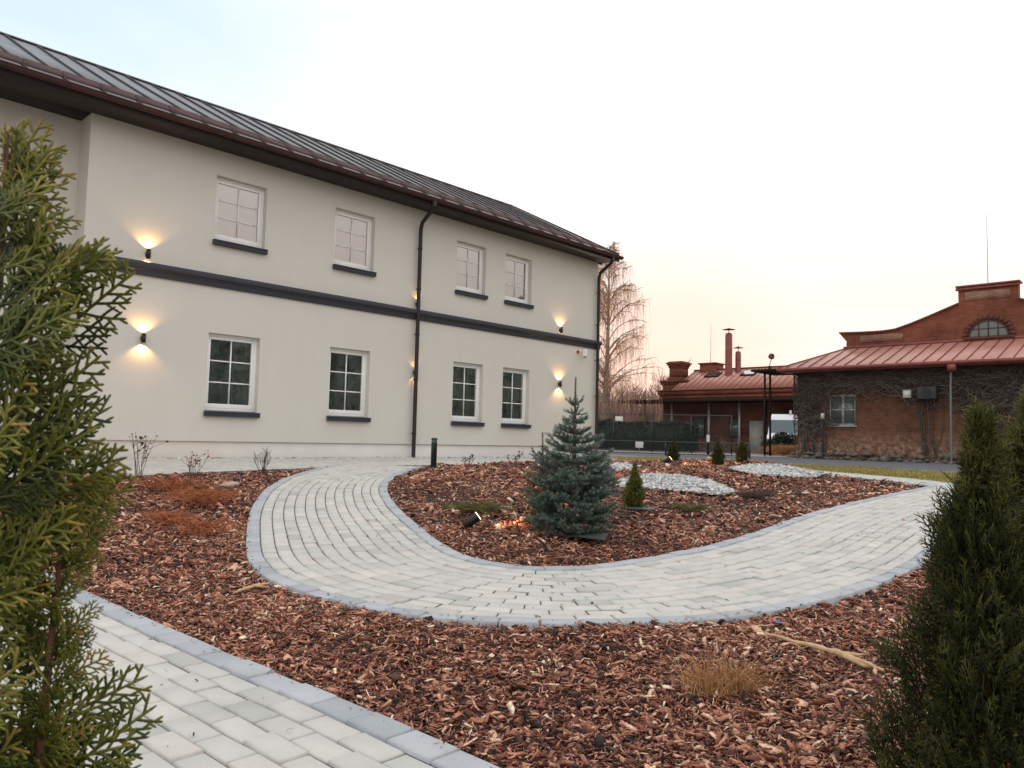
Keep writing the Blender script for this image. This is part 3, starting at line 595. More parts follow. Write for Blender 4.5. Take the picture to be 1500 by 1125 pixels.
# ------------------------------------------------------------------ bollard, spot lights, loose bits
def on(x, y, d=0): return (x, y, zat(x, y)+d)
t = thing('bollard_light', 'dark green bollard standing at the path corner before the facade', 'bollard', (-1.28, 12.95, float(hbase(0, 12.95))+.02))
MB().lathe([(.001, .0), (.05, 0), (.05, .44)], k=20).build('post', M['bollard'], t, smooth=False)
MB().lathe([(.044, .44), (.044, .475)], k=20).build('light_band', M['oldpane'], t)
MB().lathe([(.052, .475), (.052, .50), (.045, .515), (.001, .517)], k=20).build('cap', M['bollard'], t)
MB().box((-.075, -.075, -.0), (.075, .075, .012)).build('base_plate', M['grey'], t)
def ground_spot(x, y, rz, label, aim, power):
    t = thing('garden_spotlight', label, 'spotlight', on(x, y, .01), rz)
    MB().tube([(0, 0, -.05), (0, 0, .05)], .012, 8).build('spike', M['black'], t)
    d = np.array([.80, 0, .60]); c0 = np.array([-.04, 0, .055]); bd = MB()
    bd.tube([c0-d*.035, c0-d*.03, c0+d*.09, c0+d*.115], [.018, .036, .040, .044], 16); bd.build('housing', M['black'], t)
    e_ = c0+d*.1155; MB().tube([e_, e_+d*.004], .039, 16).build('lens', M['lens'], t)
    spot('spot_light', t, tuple(e_+d*.012), tuple(aim), power, 80, (1, .50, .16), .8)
ground_spot(-.32, 6.75, .15, 'small black garden spotlight aimed at the blue spruce', (1, .0, .02), 17)
ground_spot(2.80, 13.75, -.1, 'small garden spotlight glowing orange on the far bark mound', (1, -.10, -.20), 70)
def rock(name, label, cat, loc, s, mat, seed, flat=.6):
    g = np.random.default_rng(seed); k, m = 14, 9; th = np.linspace(0, math.pi, m); ph = np.arange(k)*2*math.pi/k
    d = np.stack([np.sin(th)[:, None]*np.cos(ph), np.sin(th)[:, None]*np.sin(ph), np.repeat(np.cos(th)[:, None], k, 1)], -1)
    w1, w2 = g.normal(size=(2, 3)); r = 1+.16*np.sin(d@w1*2.2+1)+.10*np.sin(d@w2*3.4)
    V = (d*r[..., None]*np.array(s)*np.array([1, 1, flat])).reshape(-1, 3); i = np.arange(m-1)[:, None]*k; j = np.arange(k)[None]; jn = (j+1) % k
    o = MB().add(V, np.stack([i+j, i+k+j, i+k+jn, i+jn], -1).reshape(-1, 4)).build(name, mat, smooth=True); o.location = loc
    if label: tag(o, label, cat)
    return o
rock('boulder', 'smooth tan boulder lying in the bark by the curved path', 'stone', on(-3.45, 9.55, .03), (.115, .08, .10), M['stone'], 4)
def stick(pts, rad, label, name='wood_stick', mat='cutwood', forks=()):
    m = MB(); g_ = np.random.default_rng(len(label)); pts = np.asarray(pts, float); k_ = np.linspace(0, 1, len(pts)); q_ = np.linspace(0, 1, 22)
    pts = np.column_stack([np.interp(q_, k_, pts[:, j]) for j in range(3)])+g_.normal(0, .0018, (22, 3)); rad = np.interp(q_, k_, rad)*.8*(1+g_.normal(0, .16, 22)); m.tube(pts, rad, 7)
    for q, r in forks: m.tube(q, r, 6)
    o = m.build(name, M[mat], smooth=True); tag(o, label, 'stick'); return o
z0 = zat(1.4, 3.4)
stick([(1.22, 3.70, z0+.045), (1.30, 3.55, z0+.05), (1.37, 3.42, z0+.055), (1.43, 3.30, z0+.06), (1.50, 3.12, z0+.05)], [.006, .010, .015, .017, .006], 'long pale split stick lying on the bark near the dark thuja', forks=[([(1.42, 3.32, z0+.06), (1.47, 3.27, z0+.07), (1.50, 3.26, z0+.075)], [.012, .007, .002]), ([(1.40, 3.36, z0+.06), (1.46, 3.20, z0+.045), (1.53, 3.14, z0+.05)], [.012, .009, .003])])
z0 = zat(-1.4, 4.35)
stick([(-1.50, 4.30, z0+.04), (-1.45, 4.37, z0+.05), (-1.41, 4.44, z0+.055), (-1.37, 4.49, z0+.06)], [.006, .012, .014, .006], 'short pale stick by the outer edging of the curved path', forks=[([(-1.42, 4.40, z0+.06), (-1.35, 4.42, z0+.05)], [.010, .003])])
z0 = zat(1.25, 3.9)
stick([(1.12, 3.80, z0+.04), (1.22, 3.86, z0+.045), (1.33, 3.90, z0+.05)], [.004, .007, .004], 'thin pale splinter lying beside the blue scrap')
m = MB(); g = np.random.default_rng(2); q = g.normal(0, .012, (9, 3)); q[:, 0] += np.tile([-.022, 0, .022], 3); q[:, 1] += np.repeat([-.014, 0, .014], 3); q[:, 2] = np.abs(q[:, 2])
fq = [(0, 1, 4, 3), (1, 2, 5, 4), (3, 4, 7, 6), (4, 5, 8, 7)]; m.add(q, fq); m.add(q-[0, 0, .003], [f[::-1] for f in fq])
o = m.build('plastic_scrap', M['blueplastic']); o.location = on(1.36, 3.92, .045); tag(o, 'small crumpled blue plastic scrap on the bark by the path edge', 'litter')
# weed fabric flap below the spruce and the thuja
def flap(loc, pts, label):
    P = np.array(pts, float); V = np.vstack([P, P-[0, 0, .004]]); n = len(P); m = MB().add(V, [tuple(range(n))]).add(V, [tuple(range(2*n-1, n-1, -1))]).add(V, [(i, i+n, (i+1) % n+n, (i+1) % n) for i in range(n)])
    o = m.build('weed_fabric', M['fabric']); o.location = loc; tag(o, label, 'fabric')
flap(on(.62, 6.15, .045), [(-.28, .05, .02), (-.05, -.10, .03), (.12, -.16, .02), (.17, -.02, .055), (.30, .06, .05), (.10, .18, .03)], 'torn black weed fabric flap at the foot of the blue spruce')
flap(on(1.27, 7.60, .05), [(-.15, .05, .0), (-.12, -.10, .0), (.14, -.12, .0), (.16, .06, .01)], 'black weed fabric square under the small thuja')
stick([(5.72, 12.0, zat(5.72, 12.0)+.02), (5.80, 12.05, zat(5.8, 12.05)+.07), (5.86, 12.0, zat(5.86, 12)+.12)], [.012, .018, .004], 'small dark curled leaf stub at the island tip', 'leaf_stub', 'black', forks=[([(5.80, 12.05, zat(5.8, 12.05)+.06), (5.70, 12.0, zat(5.7, 12)+.09)], [.01, .003])])

# ------------------------------------------------------------------ foliage generators
def spray_lines(g, L, dens=1.0, sub=True, seg=(9, 6, 4)):
    n0, n1, n2 = seg
    """flat thuja fan in the local xy plane, growing along +x: list of (points, r0, r1)"""
    out = []
    def axis(p, ang, l, curv, n=6):
        s = np.linspace(0, l, n); a = ang+curv*s/l; dx = np.cumsum(np.concatenate([[0], np.cos(a[:-1])*np.diff(s)])); dy = np.cumsum(np.concatenate([[0], np.sin(a[:-1])*np.diff(s)]))
        return np.column_stack([p[0]+dx, p[1]+dy, np.zeros(n)]), a
    P, A = axis((0, 0), 0, L, g.normal(0, .25), n0); out.append((P, 1.0, .8))
    k = max(4, int(L/.0062*dens)); side = 1
    for i in range(1, k):
        f = .06+.90*i/k; p = np.array([np.interp(f, np.linspace(0, 1, n0), P[:, j]) for j in (0, 1)]); a = np.interp(f, np.linspace(0, 1, n0), A)
        l = L*.40*(1-f)**.7*min(1, .35+f*4)*g.uniform(.7, 1.1)+.008; ang = a+side*g.uniform(.60, .88); Q, QA = axis(p, ang, l, -side*g.uniform(.0, .3), n1); out.append((Q, .85, .75))
        if sub:
            kk = int(l/.0052*dens); s2 = side
            for j in range(1, kk):
                ff = .12+.85*j/kk; p2 = np.array([np.interp(ff, np.linspace(0, 1, n1), Q[:, c]) for c in (0, 1)]); a2 = np.interp(ff, np.linspace(0, 1, n1), QA)
                l2 = min(.013, l*.36*(1-ff)**.8)*g.uniform(.7, 1.2)+.0045; R_, _ = axis(p2, a2+s2*g.uniform(.55, .85), l2, -s2*.15, n2); out.append((R_, .75, .72)); s2 = -s2
        side = -side
    return out
def spray_mesh(g, L, rad, k=5, dens=1., sub=True, flat=.6, bead=0., seg=(9, 6, 4)):
    m = MB(); bz = .10*g.normal()
    for P, a, b in spray_lines(g, L, dens, sub, seg):
        P = P.copy(); P[:, 2] += bz*P[:, 0]**2/L
        n = len(P)
        if bead:
            s = np.linspace(0, 1, n*3); P = np.column_stack([np.interp(s, np.linspace(0, 1, n), P[:, j]) for j in range(3)]); n = len(P)
        R = rad*np.linspace(a, b, n); R[-1] *= .45
        if bead: R = R*(1+bead*np.sin(np.arange(n)*math.pi+.5)); 
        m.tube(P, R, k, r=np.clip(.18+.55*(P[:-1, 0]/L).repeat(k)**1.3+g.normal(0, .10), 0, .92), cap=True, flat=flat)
    V = np.concatenate(m.V); F3 = [f for f in m.F if f.shape[1] == 3]; F4 = [f for f in m.F if f.shape[1] == 4]; R4 = [r for r, f in zip(m.R, m.F) if f.shape[1] == 4]; R3 = [r for r, f in zip(m.R, m.F) if f.shape[1] == 3]
    return V, np.concatenate(F4), np.concatenate(R4), np.concatenate(F3), np.concatenate(R3)
def frame(x, n):
    x = np.asarray(x, float); x = x/np.linalg.norm(x); n = np.asarray(n, float); n = n-x*(n@x); n /= np.linalg.norm(n)+1e-9; return np.stack([x, np.cross(n, x), n])   # rows: local x,y,z
def put(mb, sp, o, d, n, s=1., dr=0.):
    V, F4, R4, F3, R3 = sp; W_ = (V*s)@frame(d, n)+np.asarray(o)
    k = mb.n; mb.add(W_, F4, np.clip(R4+dr, 0, 1)); 
    mb.F.append(F3+k); mb.R.append(np.clip(R3+dr, 0, 1)); mb.M.append(np.zeros(len(F3), int))

# foreground thuja right in front of the lens, left
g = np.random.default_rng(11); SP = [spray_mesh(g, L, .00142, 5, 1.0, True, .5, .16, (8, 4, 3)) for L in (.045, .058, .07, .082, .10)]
TX, TY = -.337, .50
thj = thing('young_thuja', 'tall young green thuja close to the lens at the left edge', 'conifer', (TX, TY, 0))
tk = MB()
def env(z):      # reach of the foliage to the right of the stem, by height
    return np.interp(z, [.62, .70, .72, .738, .772, .80, .83, .865, .892, .91, .932, .963, .994, 1.016, 1.056, 1.11, 1.145], [.120, .108, .090, .064, .048, .060, .071, .086, .082, .068, .056, .077, .074, .070, .058, .038, .006])
main = np.array([(-.012, .01, -.06), (-.016, .008, .3), (-.020, .004, .6), (-.012, 0, .80), (-.004, .0, .95), (.000, -.003, 1.03), (.000, -.003, 1.08), (-.003, 0, 1.115)])
tk.tube(main, [.008, .007, .0055, .0042, .003, .0024, .0017, .001], 8)
fo = MB(); zz = .34
while zz < 1.095:
    for rep in range(2 if zz < 1.06 else 1):
        dep = g.normal(0, .022)*(1 if zz < 1.05 else .4); p0 = np.array([np.interp(zz, main[:, 2], main[:, j]) for j in (0, 1, 2)]); p0[2] = zz
        r_ = float(env(np.clip(zz+.014, .62, 1.145)))*(1. if rep == 0 else g.uniform(.35, .8)); ang = g.uniform(.05, .75) if zz < 1.02 else g.uniform(.3, .85); r_ *= 1 if zz < 1.02 else .72
        d = np.array([math.cos(ang), g.normal(0, .25)-dep*2, math.sin(ang)]); L = r_/math.cos(ang)*.98+.004
        ix = int(np.clip(round((min(L, .10)-.045)/.013), 0, 4)); sp = SP[ix]; sl_ = [.045, .058, .07, .082, .10][ix]
        start = p0+[0, dep, 0]; st = max(0, L-sl_*1.02); tip0 = start+d/np.linalg.norm(d)*st
        if st > .004: tk.tube([start, start*.5+tip0*.5+[0, 0, .003], tip0], [.0022, .002, .0016], 6)
        put(fo, sp, tip0, d+[0, 0, .10], (g.normal(0, .35), -1, g.normal(0, .35)), min(1.15, max(.55, L/sl_)) if L < sl_ else 1., g.normal(0, .12))
    # sprays to the left and toward/away from the camera
    for rep in range(4 if zz < .98 else 1):
        a_ = g.uniform(1.6, 4.6); p0 = np.array([np.interp(zz, main[:, 2], main[:, j]) for j in (0, 1, 2)]); p0[2] = zz
        d = np.array([math.cos(a_), math.sin(a_), g.uniform(.3, 1.1)]); put(fo, SP[g.integers(0, 5) if zz < .98 else 0], p0+np.array([math.cos(a_), math.sin(a_), 0])*.008, d, (g.normal(), g.normal(), .3), g.uniform(.7, 1)*(1 if zz < 1.04 else .6), g.normal(-.08, .14))
    zz += .0095
# a second, lower leader that leans right and fills the lower corner
m2 = np.array([(-.006, .02, -.06), (.012, .03, .30), (.030, .03, .55), (.034, .02, .72), (.040, .02, .86)]); tk.tube(m2, [.006, .005, .004, .003, .0015], 7)
for zz in np.arange(.40, .86, .0125):
    p0 = np.array([np.interp(zz, m2[:, 2], m2[:, j]) for j in (0, 1, 2)]); p0[2] = zz
    for rep in range(5):
        a_ = g.uniform(-1.2, 1.2)+(math.pi if rep >= 3 else 0); d = np.array([math.cos(a_), math.sin(a_), g.uniform(.4, 1.3)]); r_ = .6 if zz > .66 else 1.0
        put(fo, SP[g.integers(0, 4)], p0, d, (g.normal(0, .5), -1, g.normal(0, .4)), g.uniform(.7, 1)*r_, g.normal(.05, .13))
for q in range(120):     # low fans in the bottom corner
    zz = g.uniform(.52, .685); x_ = g.uniform(-.04, .098)*(1 if zz < .665 else .75); d = np.array([g.uniform(-.1, .7), g.normal(0, .3), 1]); put(fo, SP[g.integers(1, 5)], (x_, g.normal(0, .03), zz-.045), d, (g.normal(0, .5), -1, g.normal(0, .3)), g.uniform(.75, 1), g.normal(-.05, .12))
for zt_, xr, ln_ in ((1.02, .9, 2), (1.035, -.8, 2), (1.045, .55, 2), (1.055, .95, 2), (1.062, -.5, 1), (1.07, .40, 1), (1.078, .85, 1), (1.085, -.35, 0), (1.09, .25, 1), (1.098, .6, 0), (1.105, -.2, 0), (1.112, .05, 0), (1.12, -.05, 0)):
    for k_ in range(2): put(fo, SP[ln_], (np.interp(zt_, main[:, 2], main[:, 0]), g.normal(0, .004), zt_-.018), (xr+g.normal(0, .15), g.normal(0, .45), 1), (g.normal(0, .6), -1, g.normal(0, .2)), .72 if ln_ else .55, .12+g.normal(0, .1))
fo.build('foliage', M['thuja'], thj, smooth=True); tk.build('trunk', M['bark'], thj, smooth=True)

def leafmass(mb, c, s, n, size, g, box=False):
    q = g.normal(size=(n, 3)); q /= np.linalg.norm(q, axis=1)[:, None]; q *= (g.random(n)**.35)[:, None]
    if box: q = g.uniform(-1, 1, (n, 3)); k = g.integers(0, 3, n); q[np.arange(n), k] = np.sign(q[np.arange(n), k])*g.uniform(.86, 1.05, n)
    p = np.asarray(c)+q*np.asarray(s); d1 = g.normal(size=(n, 3)); d1 /= np.linalg.norm(d1, axis=1)[:, None]; d2 = np.cross(d1, g.normal(size=(n, 3))); d2 /= np.linalg.norm(d2, axis=1)[:, None]+1e-9; sz = (size*g.uniform(.6, 1.4, n))[:, None]
    V = np.stack([p-d1*sz, p+d2*sz*.5, p+d1*sz, p-d2*sz*.5], 1).reshape(-1, 3); mb.add(V, np.arange(4*n).reshape(-1, 4), np.clip(g.random(n)*.8+.2*q[:, 2], 0, 1))
# columnar thujas
g = np.random.default_rng(12); SPF = [spray_mesh(g, L, .0019, 3, .58, True, .7, 0, (4, 3, 2)) for L in (.055, .07, .085, .10)]; SPS = [spray_mesh(g, L, .0034, 3, .5, False, .8, 0, (4, 3, 2)) for L in (.05, .07)]
def thuja_column(name, label, loc, H, rad, n, sp, seed, scale=1., group=None, mat='thujadark', tips=0.1, top=.0):
    g = np.random.default_rng(seed); t = thing(name, label, 'conifer', loc, 0, group); f = MB(); k = MB()
    k.tube([(0, 0, -.03), (.01*H, 0, H*.5), (0, 0, H*.96)], [.016*H, .010*H, .002], 7)
    lob = g.uniform(0, 6.28, 5)
    for i in range(n):
        u = g.random()**.85; z = H*u*.97; a_ = g.uniform(0, 6.283); R_ = rad(u)*(1+.16*math.sin(3*a_+lob[0]+u*5)+.12*math.sin(5*a_+lob[1]-u*9)+.10*math.sin(u*23+lob[2]))
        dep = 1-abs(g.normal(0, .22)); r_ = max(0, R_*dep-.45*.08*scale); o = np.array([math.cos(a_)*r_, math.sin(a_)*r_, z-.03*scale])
        out = .65-.45*u; d = np.array([math.cos(a_)*out, math.sin(a_)*out, 1.0])+g.normal(0, .18, 3); nn = np.array([-math.sin(a_), math.cos(a_), 0])*g.choice([-1, 1])+g.normal(0, .6, 3)
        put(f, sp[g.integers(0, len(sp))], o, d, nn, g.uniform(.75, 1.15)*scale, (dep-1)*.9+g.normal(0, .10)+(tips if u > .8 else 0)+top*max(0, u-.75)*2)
    g2 = np.random.default_rng(seed+500)
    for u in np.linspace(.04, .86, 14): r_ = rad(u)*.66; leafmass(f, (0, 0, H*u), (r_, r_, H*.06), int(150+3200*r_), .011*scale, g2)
    f.build('foliage', M[mat], t, smooth=False); k.build('trunk', M['bark'], t); return t
zt = zat(1.22, 2.0)
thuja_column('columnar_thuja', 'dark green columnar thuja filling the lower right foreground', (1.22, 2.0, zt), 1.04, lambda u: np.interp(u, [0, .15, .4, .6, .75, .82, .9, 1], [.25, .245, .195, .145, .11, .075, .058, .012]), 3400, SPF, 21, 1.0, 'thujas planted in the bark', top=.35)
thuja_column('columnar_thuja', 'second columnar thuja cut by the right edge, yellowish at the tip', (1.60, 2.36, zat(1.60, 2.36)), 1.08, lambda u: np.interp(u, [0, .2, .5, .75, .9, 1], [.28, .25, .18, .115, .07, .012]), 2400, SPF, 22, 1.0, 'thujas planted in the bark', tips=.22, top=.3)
thuja_column('small_thuja', 'small bright green thuja to the right of the blue spruce', on(1.25, 7.75, .02), .44, lambda u: np.interp(u, [0, .2, .6, 1], [.12, .13, .085, .01]), 1100, SPS, 23, .85, 'thujas planted in the bark', 'thuja', .05)
for i, (x, y, h_, lb) in enumerate(((3.27, 15.5, .40, 'small dark conifer on the far mound, left of the three'), (3.57, 13.3, .37, 'small conifer on the far mound with a brownish top, middle of the three'), (4.05, 13.5, .34, 'small dark conifer on the far mound, right of the three'))):
    thuja_column('small_thuja', lb, on(x, y, .02), h_, lambda u: np.interp(u, [0, .3, .7, 1], [.13, .14, .09, .015]), 700, SPS, 30+i, 1.0, 'thujas planted in the bark', 'thujadark', .05)

# ------------------------------------------------------------------ blue spruce
def spruce(name, label, loc, H, R, seed, nlev=14, mat='needle', lean=0., nd=1200, group=None):
    g = np.random.default_rng(seed); t = thing(name, label, 'conifer', loc, 0, group); wood = MB(); N0 = []; N1 = []; NL = []; NR = []
    def needles(P, dens, ln, rr):
        P = np.asarray(P); seg = np.linalg.norm(np.diff(P, axis=0), axis=1); S = np.concatenate([[0], np.cumsum(seg)]); n = max(6, int(S[-1]*dens)); s = g.random(n)*S[-1]
        p = np.column_stack([np.interp(s, S, P[:, j]) for j in range(3)]); k = np.clip(np.searchsorted(S, s)-1, 0, len(P)-2); T = np.diff(P, axis=0)[k]; T /= np.linalg.norm(T, axis=1)[:, None]+1e-9
        q = g.normal(size=(n, 3)); q -= T*(q*T).sum(1)[:, None]; q /= np.linalg.norm(q, axis=1)[:, None]+1e-9; q[:, 2] += .25
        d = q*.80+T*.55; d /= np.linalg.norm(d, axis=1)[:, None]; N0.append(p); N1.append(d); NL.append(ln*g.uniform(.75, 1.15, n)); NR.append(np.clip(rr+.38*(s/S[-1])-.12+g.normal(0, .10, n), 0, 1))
    wood.tube([(0, 0, -.05), (lean*.3, 0, H*.4), (lean*.8, 0, H*.8), (lean, 0, H)], [.022*H, .015*H, .007*H, .003*H], 8)
    needles([(lean*.7, 0, H*.74), (lean, 0, H)], nd*1.3, .017, .62)
    for i in range(nlev):
        u = (i+.4)/nlev*.86; z = H*u; rl = R*np.interp(u, [0, .08, .22, .42, .55, .66, .76, .86, 1], [.88, 1.0, 1.0, .88, .64, .40, .27, .20, .08]); cnt = int(np.interp(u, [0, .5, .85, 1], [13, 10, 7, 5])); a0 = g.uniform(0, 6.28)
        for b in range(cnt):
            a_ = a0+b*6.283/cnt+g.normal(0, .18); l = rl*g.uniform(.72, 1.12); el = np.interp(u, [0, .4, .8, 1], [.02, .18, .50, .75])+g.normal(0, .08); cz = math.sin(el); ch = math.cos(el); n = 7; s = np.linspace(0, 1, n)
            P = np.column_stack([lean*u+math.cos(a_)*ch*l*s, math.sin(a_)*ch*l*s, z+cz*l*s+.10*l*s**2.2-.05*l*np.sin(s*3.14)]); P += np.cumsum(g.normal(0, .004, (n, 3)), 0)
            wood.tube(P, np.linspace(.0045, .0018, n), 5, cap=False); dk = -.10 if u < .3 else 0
            needles(P[2:] if l > .12 else P, nd, .0175, .46+dk)
            if l > .10:
                k = int(l/.026); sd_ = 1
                for j in range(k):
                    f = .22+.74*j/k; p = np.array([np.interp(f, s, P[:, c]) for c in range(3)]); l2 = l*.42*(1-f)**.6*g.uniform(.7, 1.15)+.018; a2 = a_+sd_*g.uniform(.65, .95); d = np.array([math.cos(a2), math.sin(a2), .22+g.normal(0, .22)]); Q = np.stack([p, p+d*l2*.5, p+d*l2+[0, 0, .008]])
                    wood.tube(Q, [.0022, .0018, .0012], 4, cap=False); needles(Q, nd, .0165, .44+dk+.14*f); sd_ = -sd_
    p = np.concatenate(N0); d = np.concatenate(N1); l = np.concatenate(NL); r = np.concatenate(NR); n = len(p); sdv = np.cross(d, g.normal(size=(n, 3))); sdv /= np.linalg.norm(sdv, axis=1)[:, None]+1e-9
    V = np.stack([p-sdv*.0011, p+sdv*.0011, p+d*l[:, None]+sdv*.0006, p+d*l[:, None]-sdv*.0006], 1).reshape(-1, 3)
    MB().add(V, np.arange(4*n).reshape(-1, 4), r).build('needles', M[mat], t); wood.build('trunk', M['twigbrown'], t); return t
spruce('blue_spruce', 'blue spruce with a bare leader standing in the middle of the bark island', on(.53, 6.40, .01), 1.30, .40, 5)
M['needlegold'] = byrnd('green_gold_needle', [(0, (.05, .06, .018)), (.5, (.11, .11, .03)), (1, (.26, .20, .06))], .6, .15, 30, 0, .3)
spruce('small_spruce', 'thin conifer behind the left side of the blue spruce, spotlight yellow put into its needles', on(.30, 6.78, .01), .80, .17, 6, 11, 'needlegold', -.02, 900)  # warm spotlight tint is put into the gold needle colour here

# ------------------------------------------------------------------ dry plants
def dry_shrub(name, label, x, y, h_, n, seed, seedheads=False, spread=.5, mat='drystem', group='bare winter shrubs in the bark', leaf=None):
    g = np.random.default_rng(seed); t = thing(name, label, 'shrub', on(x, y, 0), 0, group); m = MB(); hd = MB()
    for i in range(n):
        a_ = g.uniform(0, 6.28); l = h_*g.uniform(.55, 1.05); s = np.linspace(0, 1, 6); sp = spread*g.uniform(.2, 1)
        P = np.column_stack([math.cos(a_)*(.03+sp*l*s**1.4), math.sin(a_)*(.03+sp*l*s**1.4), l*s]); P += np.cumsum(g.normal(0, .008, P.shape), 0); m.tube(P, np.linspace(.0045, .002, 6), 5)
        for j in range(3):
            f = g.uniform(.5, .95); p = np.array([np.interp(f, s, P[:, c]) for c in range(3)]); q = p+np.array([g.normal(0, .05), g.normal(0, .05), g.uniform(.03, .10)])*h_/.4; m.tube([p, (p+q)/2+g.normal(0, .006, 3), q], [.0025, .002, .0014], 4)
            if seedheads: hd = MB(); pebbles(hd, q[None, :2], q[None, 2], .013, int(g.integers(1e6))); hd.build('seed_head', M['black' if leaf is None else leaf], t)
    m.build('stems', M[mat], t)
dry_shrub('dry_shrub', 'tall dry shrub with dark seed heads by the wall path', -4.95, 10.35, .62, 9, 41, True, .35)
dry_shrub('dry_shrub', 'leafless shrub of bare upright stems beside the curved path end', -3.55, 11.15, .42, 14, 42, False, .55)
dry_shrub('dry_shrub', 'low dry shrub with reddish withered leaves between the two bare shrubs', -4.2, 10.3, .38, 8, 43, True, .5, leaf='rustfern')
dry_shrub('dry_shrub', 'small dark twiggy plant near the bollard', -.72, 13.0, .22, 8, 44, True, .9)
dry_shrub('dry_shrub', 'small dark twiggy plant on the mound rim left of the spruce', .05, 13.2, .20, 8, 45, True, .9)
dry_shrub('dry_shrub', 'faint bare twiggy tuft in the bark left of the spruce', -.75, 8.3, .16, 10, 46, False, 1.1)
def feather(name, label, x, y, r, h_, n, mat, seed, group=None, rad=.0028, cat='plant'):
    g = np.random.default_rng(seed); m = MB()
    for i in range(n):
        a_ = g.uniform(0, 6.28); l = g.uniform(.5, 1.1); s = np.linspace(0, 1, 5); c0 = g.normal(0, r*.35, 2)
        P = np.column_stack([c0[0]+math.cos(a_)*r*l*s, c0[1]+math.sin(a_)*r*l*s*.8, h_*g.uniform(.4, 1.1)*np.sin(s*g.uniform(1.4, 2.6))+.01]); rr = g.random(); m.tube(P, np.linspace(rad, rad*.4, 5), 4, r=rr, cap=False)
        for j in range(7):
            f = g.uniform(.25, 1); p = np.array([np.interp(f, s, P[:, c]) for c in range(3)]); q = p+np.array([math.cos(a_+g.normal(0, .8)), math.sin(a_+g.normal(0, .8)), g.normal(.15, .35)])*r*.22; m.tube([p, q], [rad*.7, rad*.3], 3, r=np.clip(rr+g.normal(0, .1), 0, 1), cap=False)
    o = m.build(name, M[mat]); o.location = on(x, y, .02); tag(o, label, cat, group); return o
gp = 'rusty winter ground plants'
feather('rusty_plant', 'wide rust brown ground plant, largest of those left of the curved path', -3.15, 8.0, .36, .15, 130, 'rustfern', 51, gp)
feather('rusty_plant', 'bright rusty spreading plant nearest the camera in the left bed', -2.5, 6.3, .22, .12, 80, 'rustfern', 52, gp)
feather('rusty_plant', 'rusty plant with reddish leaves half hidden behind the foreground thuja', -4.75, 8.7, .38, .20, 110, 'rustfern', 53, gp)
feather('rusty_plant', 'low rusty plant in front of the dry shrubs', -4.0, 9.2, .34, .13, 80, 'rustfern', 54, gp)
feather('rusty_plant', 'small dark rust plant right of the tan boulder shrubs', -2.95, 6.75, .18, .10, 80, 'rustfern', 58, gp)
feather('creeping_juniper', 'flat olive ground conifer behind the garden spotlight', -.28, 7.6, .26, .07, 170, 'needlegold', 55, None)
feather('creeping_juniper', 'flat olive ground plant right of the small thuja', 1.85, 7.9, .18, .05, 110, 'needlegold', 56, None)
feather('creeping_juniper', 'dull ground plant at the edge of the near gravel patch', 2.85, 9.1, .22, .06, 110, 'drystem', 57, None)
# dry grass tuft in the foreground
g = np.random.default_rng(61); m = MB()
for i in range(420):
    c0 = g.normal(0, 1, 2)*(.075, .035); l = g.uniform(.06, .17); a_ = g.uniform(0, 6.28); s = np.linspace(0, 1, 5); lean = g.uniform(.1, .9)
    P = np.column_stack([c0[0]+math.cos(a_)*l*lean*s**1.6, c0[1]+math.sin(a_)*l*lean*s**1.6, l*s-.35*l*lean*s**2.5]); P += np.cumsum(g.normal(0, .0018, P.shape), 0); m.tube(P, np.linspace(.0014, .0006, 5), 3, r=g.random(), cap=False)
o = m.build('dry_grass_tuft', M['drygrass']); o.location = on(.82, 2.92, .0); tag(o, 'dry straw coloured grass tuft in the foreground bark', 'grass tuft')

# ------------------------------------------------------------------ old brick building on the right
KROT = math.atan2(-.6931, .7208)
kb = thing('old_brick_building', 'old weathered brick building with curved parapet gable and arched window', 'building', (13.4, 36, .40), KROT)
LK = 15.0; kw = [(1.46, 2.62, 1.45, 3.10)]
mb = MB(); wall_with_holes(mb, 0, LK, 0, .0, 4.0, kw, .14)
mb.add([(0, 0, 0), (0, 0, 4), (0, 12, 4), (0, 12, 0)], [(0, 1, 2, 3)]); mb.add([(LK, 0, 0), (LK, 12, 0), (LK, 12, 4), (LK, 0, 4)], [(0, 1, 2, 3)]); mb.add([(0, 12, 0), (0, 12, 4), (LK, 12, 4), (LK, 12, 0)], [(0, 1, 2, 3)])
mb.build('wall', M['brick'], kb)
# parapet gable
cx = 7.28; hl = [(-6.27, 5.95), (-5.2, 5.90), (-4.3, 5.885), (-3.72, 5.93), (-3.0, 6.15), (-2.0, 6.52), (-1.12, 6.86), (-1.12, 7.58)]
out = [(cx+x, z) for x, z in hl]+[(cx-x, z) for x, z in hl[::-1]]
gb = MB().prism([(cx-6.0, 4.2)]+[(cx-5.95, 5.55)]+out+[(cx+5.95, 5.55)]+[(cx+6.0, 4.2)], 2.5, 2.9, 'y'); gable = gb.build('gable', M['brickred'], kb)
cp = MB()
for (xa, za), (xb, zb) in zip(out[:-1], out[1:]):
    if abs(xa-xb) < .01: continue
    cp.add([(xa, 2.40, za), (xb, 2.40, zb), (xb, 3.0, zb), (xa, 3.0, za), (xa, 2.40, za+.07), (xb, 2.40, zb+.07), (xb, 3.0, zb+.07), (xa, 3.0, za+.07)], [(0, 3, 2, 1), (4, 5, 6, 7), (0, 1, 5, 4), (2, 3, 7, 6), (0, 4, 7, 3), (1, 2, 6, 5)])
cp.box((cx-1.2, 2.40, 7.45), (cx+1.2, 2.497, 7.55)); cp.box((cx-1.2, 2.38, 7.58), (cx+1.2, 3.02, 7.66)); cp.build('coping', M['redtrim'], gable)
M['lostrender'] = brick('lost_render_brick', (.34, .18, .13), (.24, .10, .07), (.36, .27, .21), .45)
